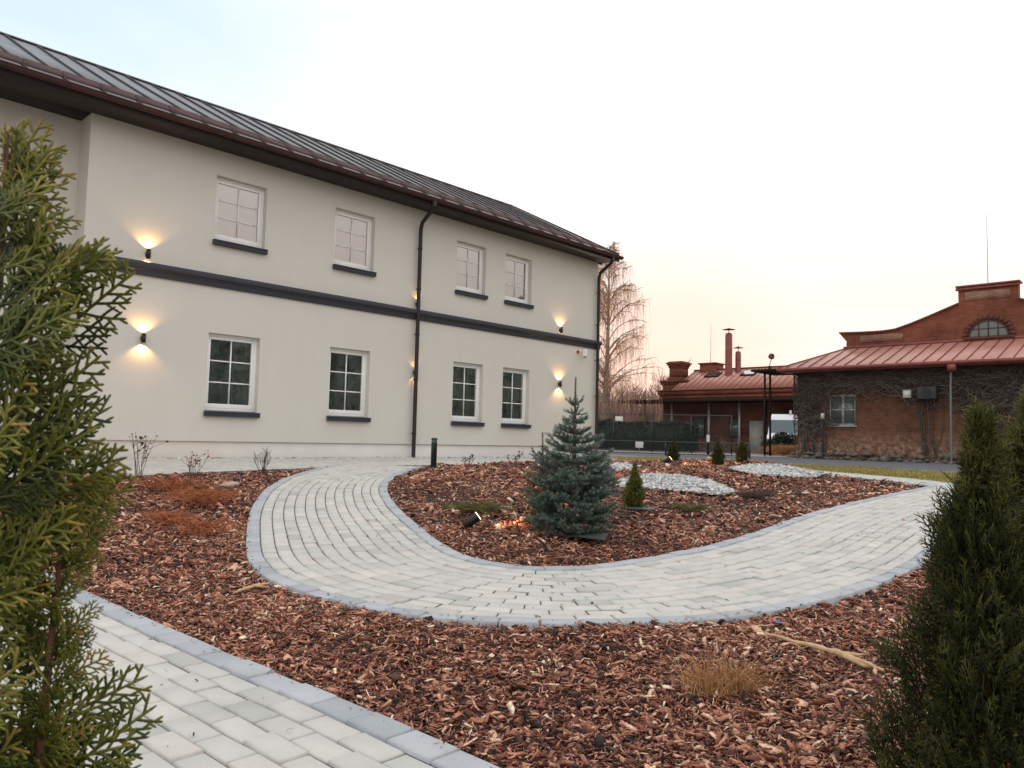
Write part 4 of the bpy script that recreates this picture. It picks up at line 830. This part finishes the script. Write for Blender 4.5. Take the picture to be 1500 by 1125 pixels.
MB().box((cx-.85, 2.475, 6.98), (cx+.85, 2.497, 7.36)).build('worn_brick_panel', M['lostrender'], gable); MB().box((cx-5.3, 2.47, 5.45), (cx-3.4, 2.497, 5.78)).build('worn_brick_panel', M['lostrender'], gable)
an = np.linspace(0, math.pi, 17); ax_, az_ = 7.30, 5.38
aw = MB().prism([(ax_+.74*math.cos(q), az_+.66*math.sin(q)) for q in an], 2.44, 2.497, 'y'); aw_ = aw.build('arched_window', M['oldpane'], gable)
fb = MB()
for k in range(16): 
    q = an[k:k+2]; fb.add([(ax_+r*math.cos(v_), y_, az_+r*.9*math.sin(v_)) for y_ in (2.40, 2.44) for v_ in q for r in (.70, .76)], [(0, 1, 3, 2), (4, 6, 7, 5), (1, 5, 7, 3), (0, 2, 6, 4)])
for dx_ in (-.36, 0, .36): fb.box((ax_+dx_-.018, 2.41, az_), (ax_+dx_+.018, 2.438, az_+.66*math.sqrt(1-(dx_/.74)**2)))
fb.box((ax_-.66, 2.412, az_+.30), (ax_+.66, 2.436, az_+.335)); fb.build('frame', M['brownmetal'], aw_)
fb = MB().box((ax_-.95, 2.38, az_-.14), (ax_+.95, 2.497, az_-.02))
for k in range(14):
    q0, q1 = math.pi*k/14+.02, math.pi*(k+1)/14-.02; fb.add([(ax_+r*math.cos(v_), y_, az_+r*.9*math.sin(v_)) for y_ in (2.455, 2.497) for v_ in (q0, q1) for r in (.78, 1.0)], [(0, 1, 3, 2), (1, 5, 7, 3), (0, 4, 5, 1), (2, 3, 7, 6), (0, 2, 6, 4)], .5)
fb.build('brick_arch', M['brickdark'], aw_)
# lean-to roof with hip at the left, standing seams
z_e, z_t = 4.06, 5.20
r_ = MB(); r_.add([(-.55, -.8, z_e), (LK+.5, -.8, z_e), (LK+.5, 2.5, z_t), (1.3, 2.5, z_t), (-.55, -.8, z_e-.08), (LK+.5, -.8, z_e-.08), (LK+.5, 2.5, z_t-.08), (1.3, 2.5, z_t-.08), (-.55, 12, z_e), (1.3, 10, z_t), (-.55, 12, z_e-.08)],
      [(0, 1, 2, 3), (7, 6, 5, 4), (0, 4, 5, 1), (8, 0, 3, 9), (8, 10, 4, 0)])
lr = r_.build('roof', M['redroof'], kb)
s_ = MB()
for x in np.arange(-.2, LK+.4, .53):
    y_hi = 2.5 if x > 1.3 else -.8+(x+.55)/1.85*3.3
    zz = z_e+(y_hi+.8)/3.3*(z_t-z_e); s_.prism([(-.8, z_e+.0), (y_hi, zz), (y_hi, zz+.035), (-.8, z_e+.035)], x-.015, x+.015, 'x')
s_.tube([(-.55, -.8, z_e+.02), (1.3, 2.5, z_t+.02)], .03, 6); s_.box((1.2, 2.44, z_t-.02), (LK, 2.498, z_t+.10)); s_.build('roof_seam', M['redtrim'], lr)
gk = MB().prism([(-.80, z_e-.16), (-.93, z_e-.16), (-.95, z_e-.02), (-.80, z_e-.02)], -.6, LK+.5, 'x').box((-.5, -.78, z_e-.20), (LK, 0, z_e-.14)); gk.box((6.55, -.93, z_e-.42), (6.85, -.62, z_e-.161)); gk.build('gutter', M['redtrim'], kb)
pp = MB().tube([(6.62, -.66, 3.6), (6.60, -.66, 2.95), (6.58, -.64, 0), (6.58, -.64, -.1)], .042, 10); pp.build('downpipe', simple('dull_zinc', (.17, .175, .18), .6), kb)
# window: white cross frame, upper part boarded dark
f_ = MB(); a, b, c, d = 1.46, 2.62, 1.45, 3.10; y = .07
f_.box((a, y, c), (b, y+.06, c+.07)); f_.box((a, y, 2.74), (b, y+.06, 2.82)); f_.box((a, y, c+.07), (a+.05, y+.06, 2.74)); f_.box((b-.05, y, c+.07), (b, y+.06, 2.74)); f_.box((2.01, y-.01, c+.07), (2.10, y+.05, 2.74)); f_.box((a+.05, y+.01, 2.12), (2.01, y+.05, 2.16)); f_.box((2.10, y+.01, 2.12), (b-.05, y+.05, 2.16)); f_.box((a-.06, -.06, c-.08), (b+.06, y, c-.0))
fw = f_.build('window', M['oldwhite'], kb)
MB().box((a+.03, y+.03, c+.05), (b-.03, y+.04, 2.76)).build('pane', M['oldpane'], fw); MB().box((a, y+.02, 2.82), (b, y+.05, 3.10)).build('boarded_panel', M['brickdark'], fw)
g = np.random.default_rng(71)
st = MB()
for x in np.arange(-.2, LK, .26):
    for lv in range(2):
        q = np.array([[x+g.normal(0, .06), -.14+g.normal(0, .05)]]); pebbles(st, q, np.array([-.02+.17*lv+g.normal(0, .03)]), g.uniform(.10, .18), int(g.integers(1e6)))
st.build('rubble_footing', simple('dark_rubble', (.13, .115, .10), .9, 0, .6, 5, .5), kb)
# climbing vines, bare
tag(kb, kb['label'], 'building')
vm = MB()
def vine(x0, z0, n, spread, ln, up=.0):
    for i in range(n):
        a_ = g.normal(math.pi/2*up, 1.0)+(math.pi if g.random() < .5 else 0); l = ln*g.uniform(.4, 1.3); k = 9; tt = np.cumsum(g.normal(0, .28, k))+a_
        p = np.array([g.normal(x0, spread), 0, z0+g.normal(0, .28)]); P = [p]
        for j in range(k-1): P.append(P[-1]+np.array([math.cos(tt[j]), g.normal(0, .03), math.sin(tt[j])*.6-.05])*l/k)
        P = np.array(P); P[:, 1] = np.clip(-.06-np.abs(np.cumsum(g.normal(0, .045, k))), -.55, -.03); P[:, 2] = np.clip(P[:, 2], .1, 3.92); P[:, 0] = np.clip(P[:, 0], -.1, LK); vm.tube(P, np.linspace(.016, .006, k), 4, r=g.random(), cap=False)
for x0 in np.arange(.3, 14, .9): vine(x0, 3.5, 60, .6, 1.8)
for x0, z0 in ((.5, 2.4), (.6, 1.6), (6.0, 3.0), (7.4, 2.9), (8.6, 2.6), (9.6, 2.6), (7.9, 2.2), (11, 2.5), (12.5, 2.2)): vine(x0, z0, 110, .6, 1.3, 1)
for x0 in (.4, .9, 5.6, 7.2, 8.4, 9.9, 11.3):
    for i in range(9):
        s = np.linspace(0, 1, 9); P = np.column_stack([x0+g.normal(0, .25)+np.cumsum(g.normal(0, .07, 9)), -.05-.03*np.abs(g.normal(0, 1, 9)), .1+3.6*s]); vm.tube(P, np.linspace(.025, .010, 9), 5, r=g.random()*.6, cap=False)
vo = vm.build('climbing_vine', M['vine']); vo.location = kb.location; vo.rotation_euler = (0, 0, KROT); tag(vo, 'bare tangled climbing vine covering the upper wall of the old brick building', 'vine')
def klocal(x, y, z=0): return Vector((13.4+.7208*x+.6931*y, 36-.6931*x+.7208*y, .40+z))
t = thing('electric_box', 'pale electric box on the vine covered brick wall', 'box', klocal(4.82, -.12, 2.62), KROT); bevel(MB().box((-.16, -.10, 0), (.16, .12, .33)).build('case', M['oldwhite'], t), .01); MB().box((-.13, -.108, .03), (.13, -.101, .30)).build('cover', M['white'], t)
t = thing('air_conditioner', 'dark wall air conditioner among the vines right of the pale box', 'air conditioner', klocal(5.65, -.32, 2.55), KROT); bevel(MB().box((-.36, -.16, 0), (.36, .16, .5)).build('case', simple('grimy_casing', (.045, .042, .04), .7), t), .015); MB().tube([(0, -.16, .25), (0, -.18, .25)], .19, 20).build('fan_grille', M['black'], t); MB().box((-.3, .16, -.06), (-.26, .32, .0)).box((.26, .16, -.06), (.3, .32, 0)).build('bracket', M['black'], t)
t = thing('lamp_post', 'thin dark post with a small pale head before the brick window', 'post', klocal(1.97, -2.0, -.06)); MB().tube([(0, 0, 0), (0, 0, 1.72)], .035, 8).build('post', M['black'], t); MB().tube([(0, 0, 1.72), (0, 0, 1.74), (0, 0, 1.92), (0, 0, 1.97)], [.03, .075, .075, .02], 10).build('head', M['oldwhite'], t)
o = MB().tube([(0, 0, 0), (.015, 0, 1.6), (-.02, 0, 3.3)], [.018, .012, .006], 6).build('antenna_mast', M['grey']); o.location = klocal(7.26, 2.7, 7.64); tag(o, 'thin antenna mast on top of the brick parapet', 'antenna')

# ------------------------------------------------------------------ red brick house with canopy, far
R0_ = Vector((9.8, 58, .30))
rb = thing('red_brick_house', 'red brick house with oxide metal roof, skylights and dark front canopy', 'building', R0_, KROT)
LR = 19.0; YW = 1.2
mb = MB(); mb.box((1.1, YW, -.4), (LR, 8, 4.35)); mb.build('wall', M['brickdark'], rb)  # canopy shade is put into this darker brick colour
cb = MB(); cb.box((.95, YW-.10, 3.72), (LR, YW-.003, 4.40)); cb.box((.80, YW-.20, 4.10), (LR, YW-.103, 4.36)); cb.box((.85, YW-.15, 3.86), (LR, YW-.104, 3.95)); cb.box((.78, YW, 3.72), (1.097, 8, 4.4)); cb.build('cornice', M['brickred'], rb)
MB().box((.65, YW-.30, 4.403), (LR, YW+.05, 4.47)).box((.65, YW+.05, 4.403), (1.05, 8.1, 4.47)).build('cornice_flashing', M['redtrim'], rb)
rz0, rz1, ry0, ry1 = 4.47, 6.20, YW-.1, 4.4
rr = MB().prism([(ry0, rz0), (ry1, rz1), (8.1, rz0)], 1.9, LR, 'x'); rr_ = rr.build('roof', M['redroof'], rb)
s_ = MB(); k_ = (rz1-rz0)/(ry1-ry0)
for x in np.arange(2.1, LR, .48): s_.prism([(ry0, rz0), (ry1, rz1), (ry1, rz1+.035), (ry0, rz0+.035)], x-.014, x+.014, 'x')
s_.box((1.9, ry1-.1, rz1-.02), (LR, ry1+.1, rz1+.06)); s_.build('roof_seam', M['redtrim'], rr_)
for x in (3.55, 6.45):
    ya, yb = 3.0, 3.75; za, zb = rz0+(ya-ry0)*k_+.04, rz0+(yb-ry0)*k_+.04
    f = MB(); 
    for (xa, xb, p, q) in ((x, x+1.1, 0, .12), (x, x+1.1, .88, 1), (x, x+.1, .12, .88), (x+1.0, x+1.1, .12, .88)):
        y0_, y1_ = ya+(yb-ya)*p, ya+(yb-ya)*q; z0_, z1_ = za+(zb-za)*p, za+(zb-za)*q; f.add([(xa, y0_, z0_), (xb, y0_, z0_), (xb, y1_, z1_), (xa, y1_, z1_), (xa, y0_, z0_+.08), (xb, y0_, z0_+.08), (xb, y1_, z1_+.08), (xa, y1_, z1_+.08)], [(4, 5, 6, 7), (0, 1, 5, 4), (1, 2, 6, 5), (2, 3, 7, 6), (3, 0, 4, 7)])
    fo_ = f.build('skylight', M['darkwood'], rr_)
    MB().add([(x+.05, ya+.06, za+.10), (x+1.05, ya+.06, za+.10), (x+1.05, yb-.06, zb+.06), (x+.05, yb-.06, zb+.06)], [(0, 1, 2, 3)]).build('skylight_glass', NT('skylight_glass').set((.5, .5, .5), .08, .9, .8), rr_)
# stepped end parapet and ornate chimney
ch = MB(); ch.box((.35, 2.4, 4.474), (2.3, 3.9, 5.05)); ch.box((.25, 2.3, 5.05), (2.4, 4.0, 5.18)); ch.box((.15, 2.2, 5.18), (2.5, 4.1, 5.34)); ch.build('parapet', M['brickred'], rb)
ch = MB()
for z0_, z1_, w in ((5.343, 5.55, .62), (5.55, 6.30, .52), (6.30, 6.45, .57), (6.45, 6.60, .64), (6.60, 6.72, .72), (6.72, 6.80, .60)): ch.box((1.30-w, 3.1-w, z0_), (1.30+w, 3.1+w, z1_))
ch.build('chimney', M['brickred'], rb)
MB().box((2.6, 4.0, 5.4), (3.9, 5.3, 6.62)).box((2.5, 3.9, 6.62), (4.0, 5.4, 6.72)).build('chimney', M['brickred'], rb)
for x, y, zt, w in ((5.35, 3.4, 8.75, .26), (5.85, 3.9, 7.40, .21)):
    c_ = MB(); c_.lathe([(w, 5.4), (w, zt-.12), (w*.8, zt), (w*.7, zt+.02), (.01, zt+.02)], (x, y, 0), 16)
    c_.tube([(x, y, zt), (x, y, zt+.28)], .03, 6); c_.lathe([(.01, zt+.42), (w*.8, zt+.34), (w*1.9, zt+.28), (w*.8, zt+.25), (.01, zt+.24)], (x, y, 0), 16); c_.build('chimney_pipe', M['redtrim'], rb)
MB().box((-1.0, -1.5, 3.46), (LR, YW-.003, 3.58)).box((-1.0, -1.55, 3.40), (LR, -1.503, 3.62)).build('canopy', M['darkwood'], rb)
for x in (2.85, 5.85, 8.15, 10.0, 12.0): MB().box((x-.07, -.36, -.1), (x+.07, -.22, 3.456)).box((x-.1, -.39, -.1), (x+.1, -.19, .25)).build('canopy_post', M['grey'] if x < 9 else M['darkwood'], rb)
dd = MB().box((8.15, YW-.06, 0), (9.15, YW-.003, 2.2)).build('door', M['oldwhite'], rb); MB().box((9.0, YW-.09, 1.0), (9.06, YW-.061, 1.12)).build('handle', M['black'], dd)
for x in (3.8, 6.6):
    f_ = MB().box((x, YW-.05, 1.0), (x+.9, YW-.003, 2.4)).build('window', M['darkwood'], rb); MB().box((x+.06, YW-.06, 1.06), (x+.84, YW-.051, 2.34)).build('pane', M['oldpane'], f_)
def rlocal(x, y, z=0): return Vector((R0_.x+.7208*x+.6931*y, R0_.y-.6931*x+.7208*y, R0_.z+z))
o = MB().tube([(0, 0, 0), (0, 0, 3.2)], [.03, .012], 5).build('antenna_mast', M['grey']); o.location = rlocal(3.2, 4.6, 6.6); tag(o, 'thin pale antenna mast behind the red brick house chimneys', 'antenna')
# canopy between the two brick buildings, with a floodlight on top
cn_ = thing('entrance_canopy', 'flat dark canopy reaching left from the old brick building', 'canopy', klocal(-1.9, 1.2, 0), KROT)
MB().box((-.55, -1.0, 4.06), (1.85, 1.6, 4.17)).build('slab', M['darkwood'], cn_)
for x, y in ((.04, -.7), (-.30, .6)): MB().box((x-.04, y-.04, -.1), (x+.04, y+.04, 4.057)).build('post', M['darkwood'], cn_)
t = thing('floodlight', 'small round floodlight on a stub above the flat canopy', 'lamp', klocal(-1.95, 1.2, 4.16), KROT)
MB().tube([(0, 0, 0), (0, 0, .25)], .09, 8).build('base', M['brownmetal'], t); MB().tube([(0, 0, .25), (.04, 0, .45), (.12, 0, .62)], .02, 6).build('arm', M['grey'], t); MB().tube([(.12, .06, .66), (.12, -.05, .72), (.12, -.09, .74)], [.10, .16, .15], 12).build('head', M['brownmetal'], t)

# ------------------------------------------------------------------ white van behind the corner
van = thing('white_van', 'white high roofed van parked behind the brick corner and a dark bush', 'van', (17.35, 48.6, .33), math.radians(-112))
# local +x = forward
side = [(2.35, .38), (2.45, .60), (2.42, .95), (2.18, 1.12), (1.55, 1.25), (.85, 2.15), (.55, 2.48), (-2.5, 2.55), (-2.62, 2.3), (-2.62, .40)]
P = np.array(side); vb = MB(); n = len(P)
def sect(wd): 
    w = np.interp(P[:, 1], [.3, 1.1, 2.2, 2.55], [.97, 1.0, .90, .78])*wd; return w
w = sect(1.0); V = np.vstack([np.column_stack([P[:, 0], -w, P[:, 1]]), np.column_stack([P[:, 0], w, P[:, 1]])]); vb.add(V, [(i, (i+1) % n, n+(i+1) % n, n+i) for i in range(n)])
tri = [tuple(q) for q in geometry.tessellate_polygon([[Vector((p[0], p[1], 0)) for p in P]])]; vb.add(V, tri); vb.add(V, [tuple(i+n for i in q[::-1]) for q in tri])
body = bevel(vb.build('body', M['carwhite'], van), .06, 3)
def pt(a, b, f): return np.array(a)*(1-f)+np.array(b)*f
A0, A1 = np.array((1.53, 1.30)), np.array((.90, 2.10)); nrm = np.array((.82, .57)); q0, q1 = A0+nrm*.012, A1+nrm*.012
MB().add([(q0[0], -.88, q0[1]), (q0[0], .88, q0[1]), (q1[0], .82, q1[1]), (q1[0], -.82, q1[1])], [(0, 1, 2, 3)]).build('windscreen', M['carglass'], van)
for s in (-1, 1):
    MB().add([(1.22, s*1.012, 1.38), (.78, s*.952, 2.03), (.0, s*.952, 2.05), (.0, s*1.012, 1.35)], [(0, 1, 2, 3)]).build('side_window', M['carglass'], van)
    MB().tube([(2.40, s*.72, .88), (2.47, s*.72, .88)], .15, 12).build('headlight', M['oldwhite'], van)
    MB().box((1.25, s*1.02-.06+s*.12, 1.35), (1.33, s*1.02+.06+s*.12, 1.70)).build('mirror', M['black'], van)
    for x in (1.5, -1.6):
        wh = MB().tube([(x, s*.80, .34), (x, s*1.01, .34)], .34, 20).build('wheel', M['rubber'], van); MB().tube([(x, s*1.005, .34), (x, s*1.02, .34)], .2, 16).build('rim', M['grey'], wh)
MB().box((2.42, -.9, .36), (2.54, .9, .62)).build('bumper', M['black'], van); MB().box((2.40, -.5, .72), (2.47, .5, .95)).build('grille', M['black'], van)
MB().tube([(.6, .3, 2.5), (.6, .3, 2.72)], .07, 8).build('roof_beacon', M['white'], van)

# ------------------------------------------------------------------ hedge, bush, fence, signs
g = np.random.default_rng(81)
hd = thing('clipped_hedge', 'dark clipped hedge behind the wire fence', 'hedge', (6.2, 50, .36), KROT+.25); m = MB(); leafmass(m, (2.2, 0, .85), (3.6, .5, .85), 9000, .07, g, True); [leafmass(m, (x_, g.normal(0, .15), 1.62+g.normal(0, .06)), (.35, .4, .22), 160, .07, g) for x_ in np.arange(-1.2, 5.7, .3)]; m.build('foliage', M['hedge'], hd); MB().box((-1.3, -.42, 0), (5.7, .42, 1.58)).build('branches', M['hedge'], hd)
bs = thing('dark_bush', 'dark evergreen bush in front of the white van', 'bush', (15.0, 42.4, .36)); m = MB()
for c, s in (((0, 0, .6), (1.1, .8, .65)), ((.6, 0, .9), (.7, .6, .7)), ((-.65, .1, .55), (.6, .6, .6)), ((-.1, 0, 1.1), (.5, .5, .55))): leafmass(m, c, s, 1700, .06, g)
m.build('foliage', M['hedge'], bs); bs.scale = (1, 1, .76); MB().tube([(0, 0, -.05), (.03, 0, .9)], [.05, .02], 6).build('stem', M['twigbrown'], bs)
cf = spruce('dark_fir', 'dark narrow fir beyond the fence by the canopy end', (10.6, 61, .3), 4.6, 1.15, 8, 15, 'needlefar' if 'needlefar' in M else 'hedge', 0, 60)
cf.scale = (1, 1, 1)
def fence_run(pts, label, h_, step, post_mat='black'):
    P = [Vector(p) for p in pts]; t = thing('wire_fence', label, 'fence', P[0]); wm = MB(); o0 = np.array(P[0])
    for a, b in zip(P[:-1], P[1:]):
        a, b = np.array(a)-o0, np.array(b)-o0; L = np.linalg.norm(b-a); n = max(1, int(round(L/step)))
        for i in range(n+1):
            p = a+(b-a)*i/n; MB().box((p[0]-.03, p[1]-.03, p[2]-.1), (p[0]+.03, p[1]+.03, p[2]+h_+.05)).build('post', M[post_mat], t)
        for z in (.06, h_): wm.tube([a+[0, 0, z], b+[0, 0, z]], .022, 5)
        d = (b-a)/L; k = int((L+h_)/.16)
        for i in range(k):
            for sg_ in (1, -1):
                s0_ = i*.16-h_ if sg_ > 0 else i*.16; s1_ = s0_+sg_*h_; z0_, z1_ = .06, h_
                A_ = [s0_, z0_]; B_ = [s1_, z1_]
                def cl(A_, B_):
                    A_, B_ = list(A_), list(B_)
                    for q, w_ in ((A_, B_), (B_, A_)):
                        if q[0] < 0: f = (0-q[0])/(w_[0]-q[0]+1e-9); q[1] += (w_[1]-q[1])*f; q[0] = 0
                        if q[0] > L: f = (L-q[0])/(w_[0]-q[0]+1e-9); q[1] += (w_[1]-q[1])*f; q[0] = L
                    return A_, B_
                if max(A_[0], B_[0]) <= 0 or min(A_[0], B_[0]) >= L: continue
                A_, B_ = cl(A_, B_); wm.tube([a+d*A_[0]+[0, 0, A_[1]], a+d*B_[0]+[0, 0, B_[1]]], .004, 3, cap=False)
    wm.build('mesh', M['wire'], t); return t
fence_run([(3.6, 42.5, .36), (11.6, 40.5, .36)], 'dark wire mesh fence in front of the hedge and the red house', 2.0, 2.0)
fence_run([(3.4, 33.6, .36), (9.6, 31.0, .36)], 'low dark rail fence along the far side of the road', .55, 3.1)
def sign(x, y, z, w_, h_, label, name='fence_sign', post=0):
    t = thing(name, label, 'sign', (x, y, z)); bevel(MB().box((-w_/2, -.012, 0), (w_/2, .012, h_)).build('panel', M['white'], t), .01); 
    if post: MB().box((-.02, .013, -post), (.02, .04, h_*.8)).build('post', M['grey'], t)
    else: MB().box((-w_/2+.03, .012, h_*.45), (w_/2-.03, .03, h_*.55)).build('clamp', M['grey'], t)
sign(5.87, 41.85, 1.98, .40, .24, 'small blank white sign hung high on the wire fence')
sign(6.95, 41.6, .55, .42, .34, 'low white board standing before the wire fence', 'notice_board', .28)
t = thing('marker_post', 'black marker post with a white band beside the road', 'post', (9.35, 36.5, .34)); MB().lathe([(.001, 0), (.07, 0), (.07, .98), (.05, 1.02), (.001, 1.02)], k=12).build('post', M['black'], t); MB().lathe([(.074, .62), (.074, .95)], k=12).build('white_band', M['white'], t)
struct(MB().add([(1.5, 39.0, .352), (12.6, 35.6, .352), (13.4, 37.2, .352), (2.0, 41.6, .352)], [(0, 1, 2, 3)]).build('pavement', simple('pale_concrete', (.42, .40, .385), .9, 0, .15, 1.2)))
k_ = MB(); k_.prism([(0, -.1), (.14, -.1), (.14, .03), (0, .03)], 0, 22, 'x'); ko = struct(k_.build('kerb', simple('concrete_kerb', (.40, .385, .37), .9, 0, .15, 3))); ko.location = (1.9, 32.5, .34); ko.rotation_euler = (0, 0, math.radians(-58.3))
# dry weeds and rubble at the corner foot
feather('dry_weeds', 'pale dry weeds at the foot of the dark bush', 15.0, 40.9, 1.3, .45, 260, 'drygrass', 91, None, .012, 'weeds')
bpy.data.objects['dry_weeds'].location.z = .36

# ------------------------------------------------------------------ weeping birch
def tree_birch():
    g = np.random.default_rng(101); t = thing('weeping_birch', 'tall bare weeping birch standing beyond the building corner', 'tree', (6.55, 55, .33)); wd_ = MB(); tw = MB()
    H = 14.6; zs = np.linspace(0, 1, 12); TR = np.column_stack([.10*np.sin(zs*4)+.35*zs, .1*np.cos(zs*3), H*zs]); wd_.tube(TR, np.interp(zs, [0, .08, .5, 1], [.34, .26, .13, .02]), 8)
    def strand(p, l):
        k = 6; s = np.linspace(0, 1, k); d0 = g.normal(0, .22, 2); P = np.column_stack([p[0]+d0[0]*l*s*(1-.4*s), p[1]+d0[1]*l*s*(1-.4*s), p[2]+.06*l*s-l*.92*s**1.5]); P += np.cumsum(g.normal(0, .018, P.shape), 0); P[:, 2] = np.maximum(P[:, 2], .9)
        tw.tube(P, np.linspace(.0065, .004, k), 3, r=g.random(), cap=False)
    for i in range(70):
        u = g.uniform(.10, .97); z = H*u; a_ = g.uniform(0, 6.283); l = np.interp(u, [.1, .25, .5, .8, 1], [4.0, 4.6, 4.2, 2.6, 1.0])*g.uniform(.7, 1.1); el = np.interp(u, [.1, .4, 1], [.62, .92, 1.2]); n = 9; s = np.linspace(0, 1, n)
        p0 = np.array([np.interp(u, zs, TR[:, j]) for j in range(3)]); rr = math.cos(el)*l*s+.22*l*s**2; P = np.column_stack([p0[0]+math.cos(a_)*rr, p0[1]+math.sin(a_)*rr, p0[2]+math.sin(el)*l*(s-.52*s**2.4)]); P += np.cumsum(g.normal(0, .05, P.shape), 0)
        wd_.tube(P, np.interp(s, [0, 1], [.055*(1-u*.5), .010]), 5, cap=False)
        for j in range(9):
            f = g.uniform(.2, 1); p = np.array([np.interp(f, s, P[:, c]) for c in range(3)]); a2 = a_+g.normal(0, 1.2); l2 = g.uniform(.5, 1.4)*(1.1-.5*u); e2 = g.uniform(.1, .9); Q = np.array([p+np.array([math.cos(a2)*math.cos(e2), math.sin(a2)*math.cos(e2), math.sin(e2)-.35*v_])*l2*v_ for v_ in np.linspace(0, 1, 5)]); wd_.tube(Q, np.linspace(.022, .009, 5), 4, cap=False)
            for k in range(5): v_ = g.integers(1, 5); strand(Q[v_]+g.normal(0, .03, 3), g.uniform(.7, 2.6)*(1.15-.5*u))
        for k in range(10): f = g.uniform(.2, 1); strand(np.array([np.interp(f, s, P[:, c]) for c in range(3)]), g.uniform(.8, 2.8)*(1.15-.45*u))
    wd_.build('trunk', M['birchbark'], t); tw.build('twigs', M['birchtwig'], t)
tree_birch()
def bare_tree(name, label, loc, H, seed, group, mat='woodfar', lv=3):
    g = np.random.default_rng(seed); t = thing(name, label, 'tree', loc, 0, group); a_ = MB(); b_ = MB()
    def grow(p, d, l, r, lev):
        k = 6; P = [p]
        for j in range(k): d = d+g.normal(0, .10, 3); d[2] += .03; d /= np.linalg.norm(d); P.append(P[-1]+d*l/k)
        P = np.array(P); (a_ if lev == 0 else b_).tube(P, np.linspace(r, r*.45, k+1), 6 if lev == 0 else 3, r=g.random(), cap=False)
        if lev < lv:
            for j in range(9 if lev else 12):
                f = g.uniform(.3, 1); q = np.array([np.interp(f, np.linspace(0, 1, k+1), P[:, c]) for c in range(3)]); w_ = g.normal(size=3); w_[2] = abs(w_[2])*.9+.25; w_ /= np.linalg.norm(w_); grow(q, d*.45+w_*.8, l*g.uniform(.34, .52), r*.42, lev+1)
    grow(np.array((0, 0, -.1)), np.array((0, 0, 1.)), H*.62, H*.016, 0)
    a_.build('trunk', M['twigbrown'], t); b_.build('crown', M[mat], t); return t
for i, (x, y, H, lb) in enumerate(((9.0, 66, 8.5, 'bare tree right behind the birch, lower crown'), (3.6, 70, 9.5, 'bare tree left behind the birch trunk'), (18.5, 88, 10.5, 'faint bare treetop showing over the red house roof'), (12.6, 78, 8, 'bare bushy tree left of the red house gable'))):
    bare_tree('bare_tree', lb, (x, y, .3), H, 120+i, 'bare trees beyond the fence')
# far wood: one mass of bare trunks and twigs
g = np.random.default_rng(131); m = MB()
for i in range(520):
    x = g.uniform(-6, 34); y = g.uniform(92, 118); H = g.uniform(4.5, 8.0); m.tube([(x, y, 0), (x+g.normal(0, .3), y, H*.5), (x+g.normal(0, .5), y, H)], [.10, .07, .02], 4, r=g.random(), cap=False)
    for j in range(26):
        z = H*g.uniform(.15, 1); a_ = g.uniform(0, 6.28); l = g.uniform(.6, 1.8); m.tube([(x, y, z), (x+math.cos(a_)*l*.6, y+math.sin(a_)*l*.6, z+l*.5), (x+math.cos(a_)*l, y+math.sin(a_)*l, z+l*1.0)], [.035, .02, .010], 3, r=g.random(), cap=False)
stuff(m.build('bare_wood', M['woodfar']), 'reddish bare wood along the horizon behind the birch', 'wood')
# evergreens added out of frame to the right for the lower windows to mirror
def reflection_tree(x, y, H, R, seed):
    g = np.random.default_rng(seed); t = thing('reflection_evergreen', 'dense evergreen tree added out of view for the lower windows to mirror', 'tree', (x, y, .2), 0, 'evergreens added out of view for window reflections'); m = MB()
    for z in np.linspace(.08, .95, 12): leafmass(m, (0, 0, H*z), (R*min(1, 1.35-z), R*min(1, 1.35-z), H*.08), 900, .20, g)
    m.lathe([(.01, H*.02)]+[(R*.86*min(1, 1.35-z), H*z) for z in np.linspace(.06, .97, 12)]+[(.01, H)], k=18, r=.5); m.build('crown', M['evergreen'], t); MB().tube([(0, 0, 0), (0, 0, H*.9)], [.2, .03], 7).build('trunk', M['twigbrown'], t)
for i in range(22): reflection_tree(27.5+1.6*(i % 2)+.18*i, -12+1.75*i, 8.6+.7*(i % 3), 2.7, 140+i)
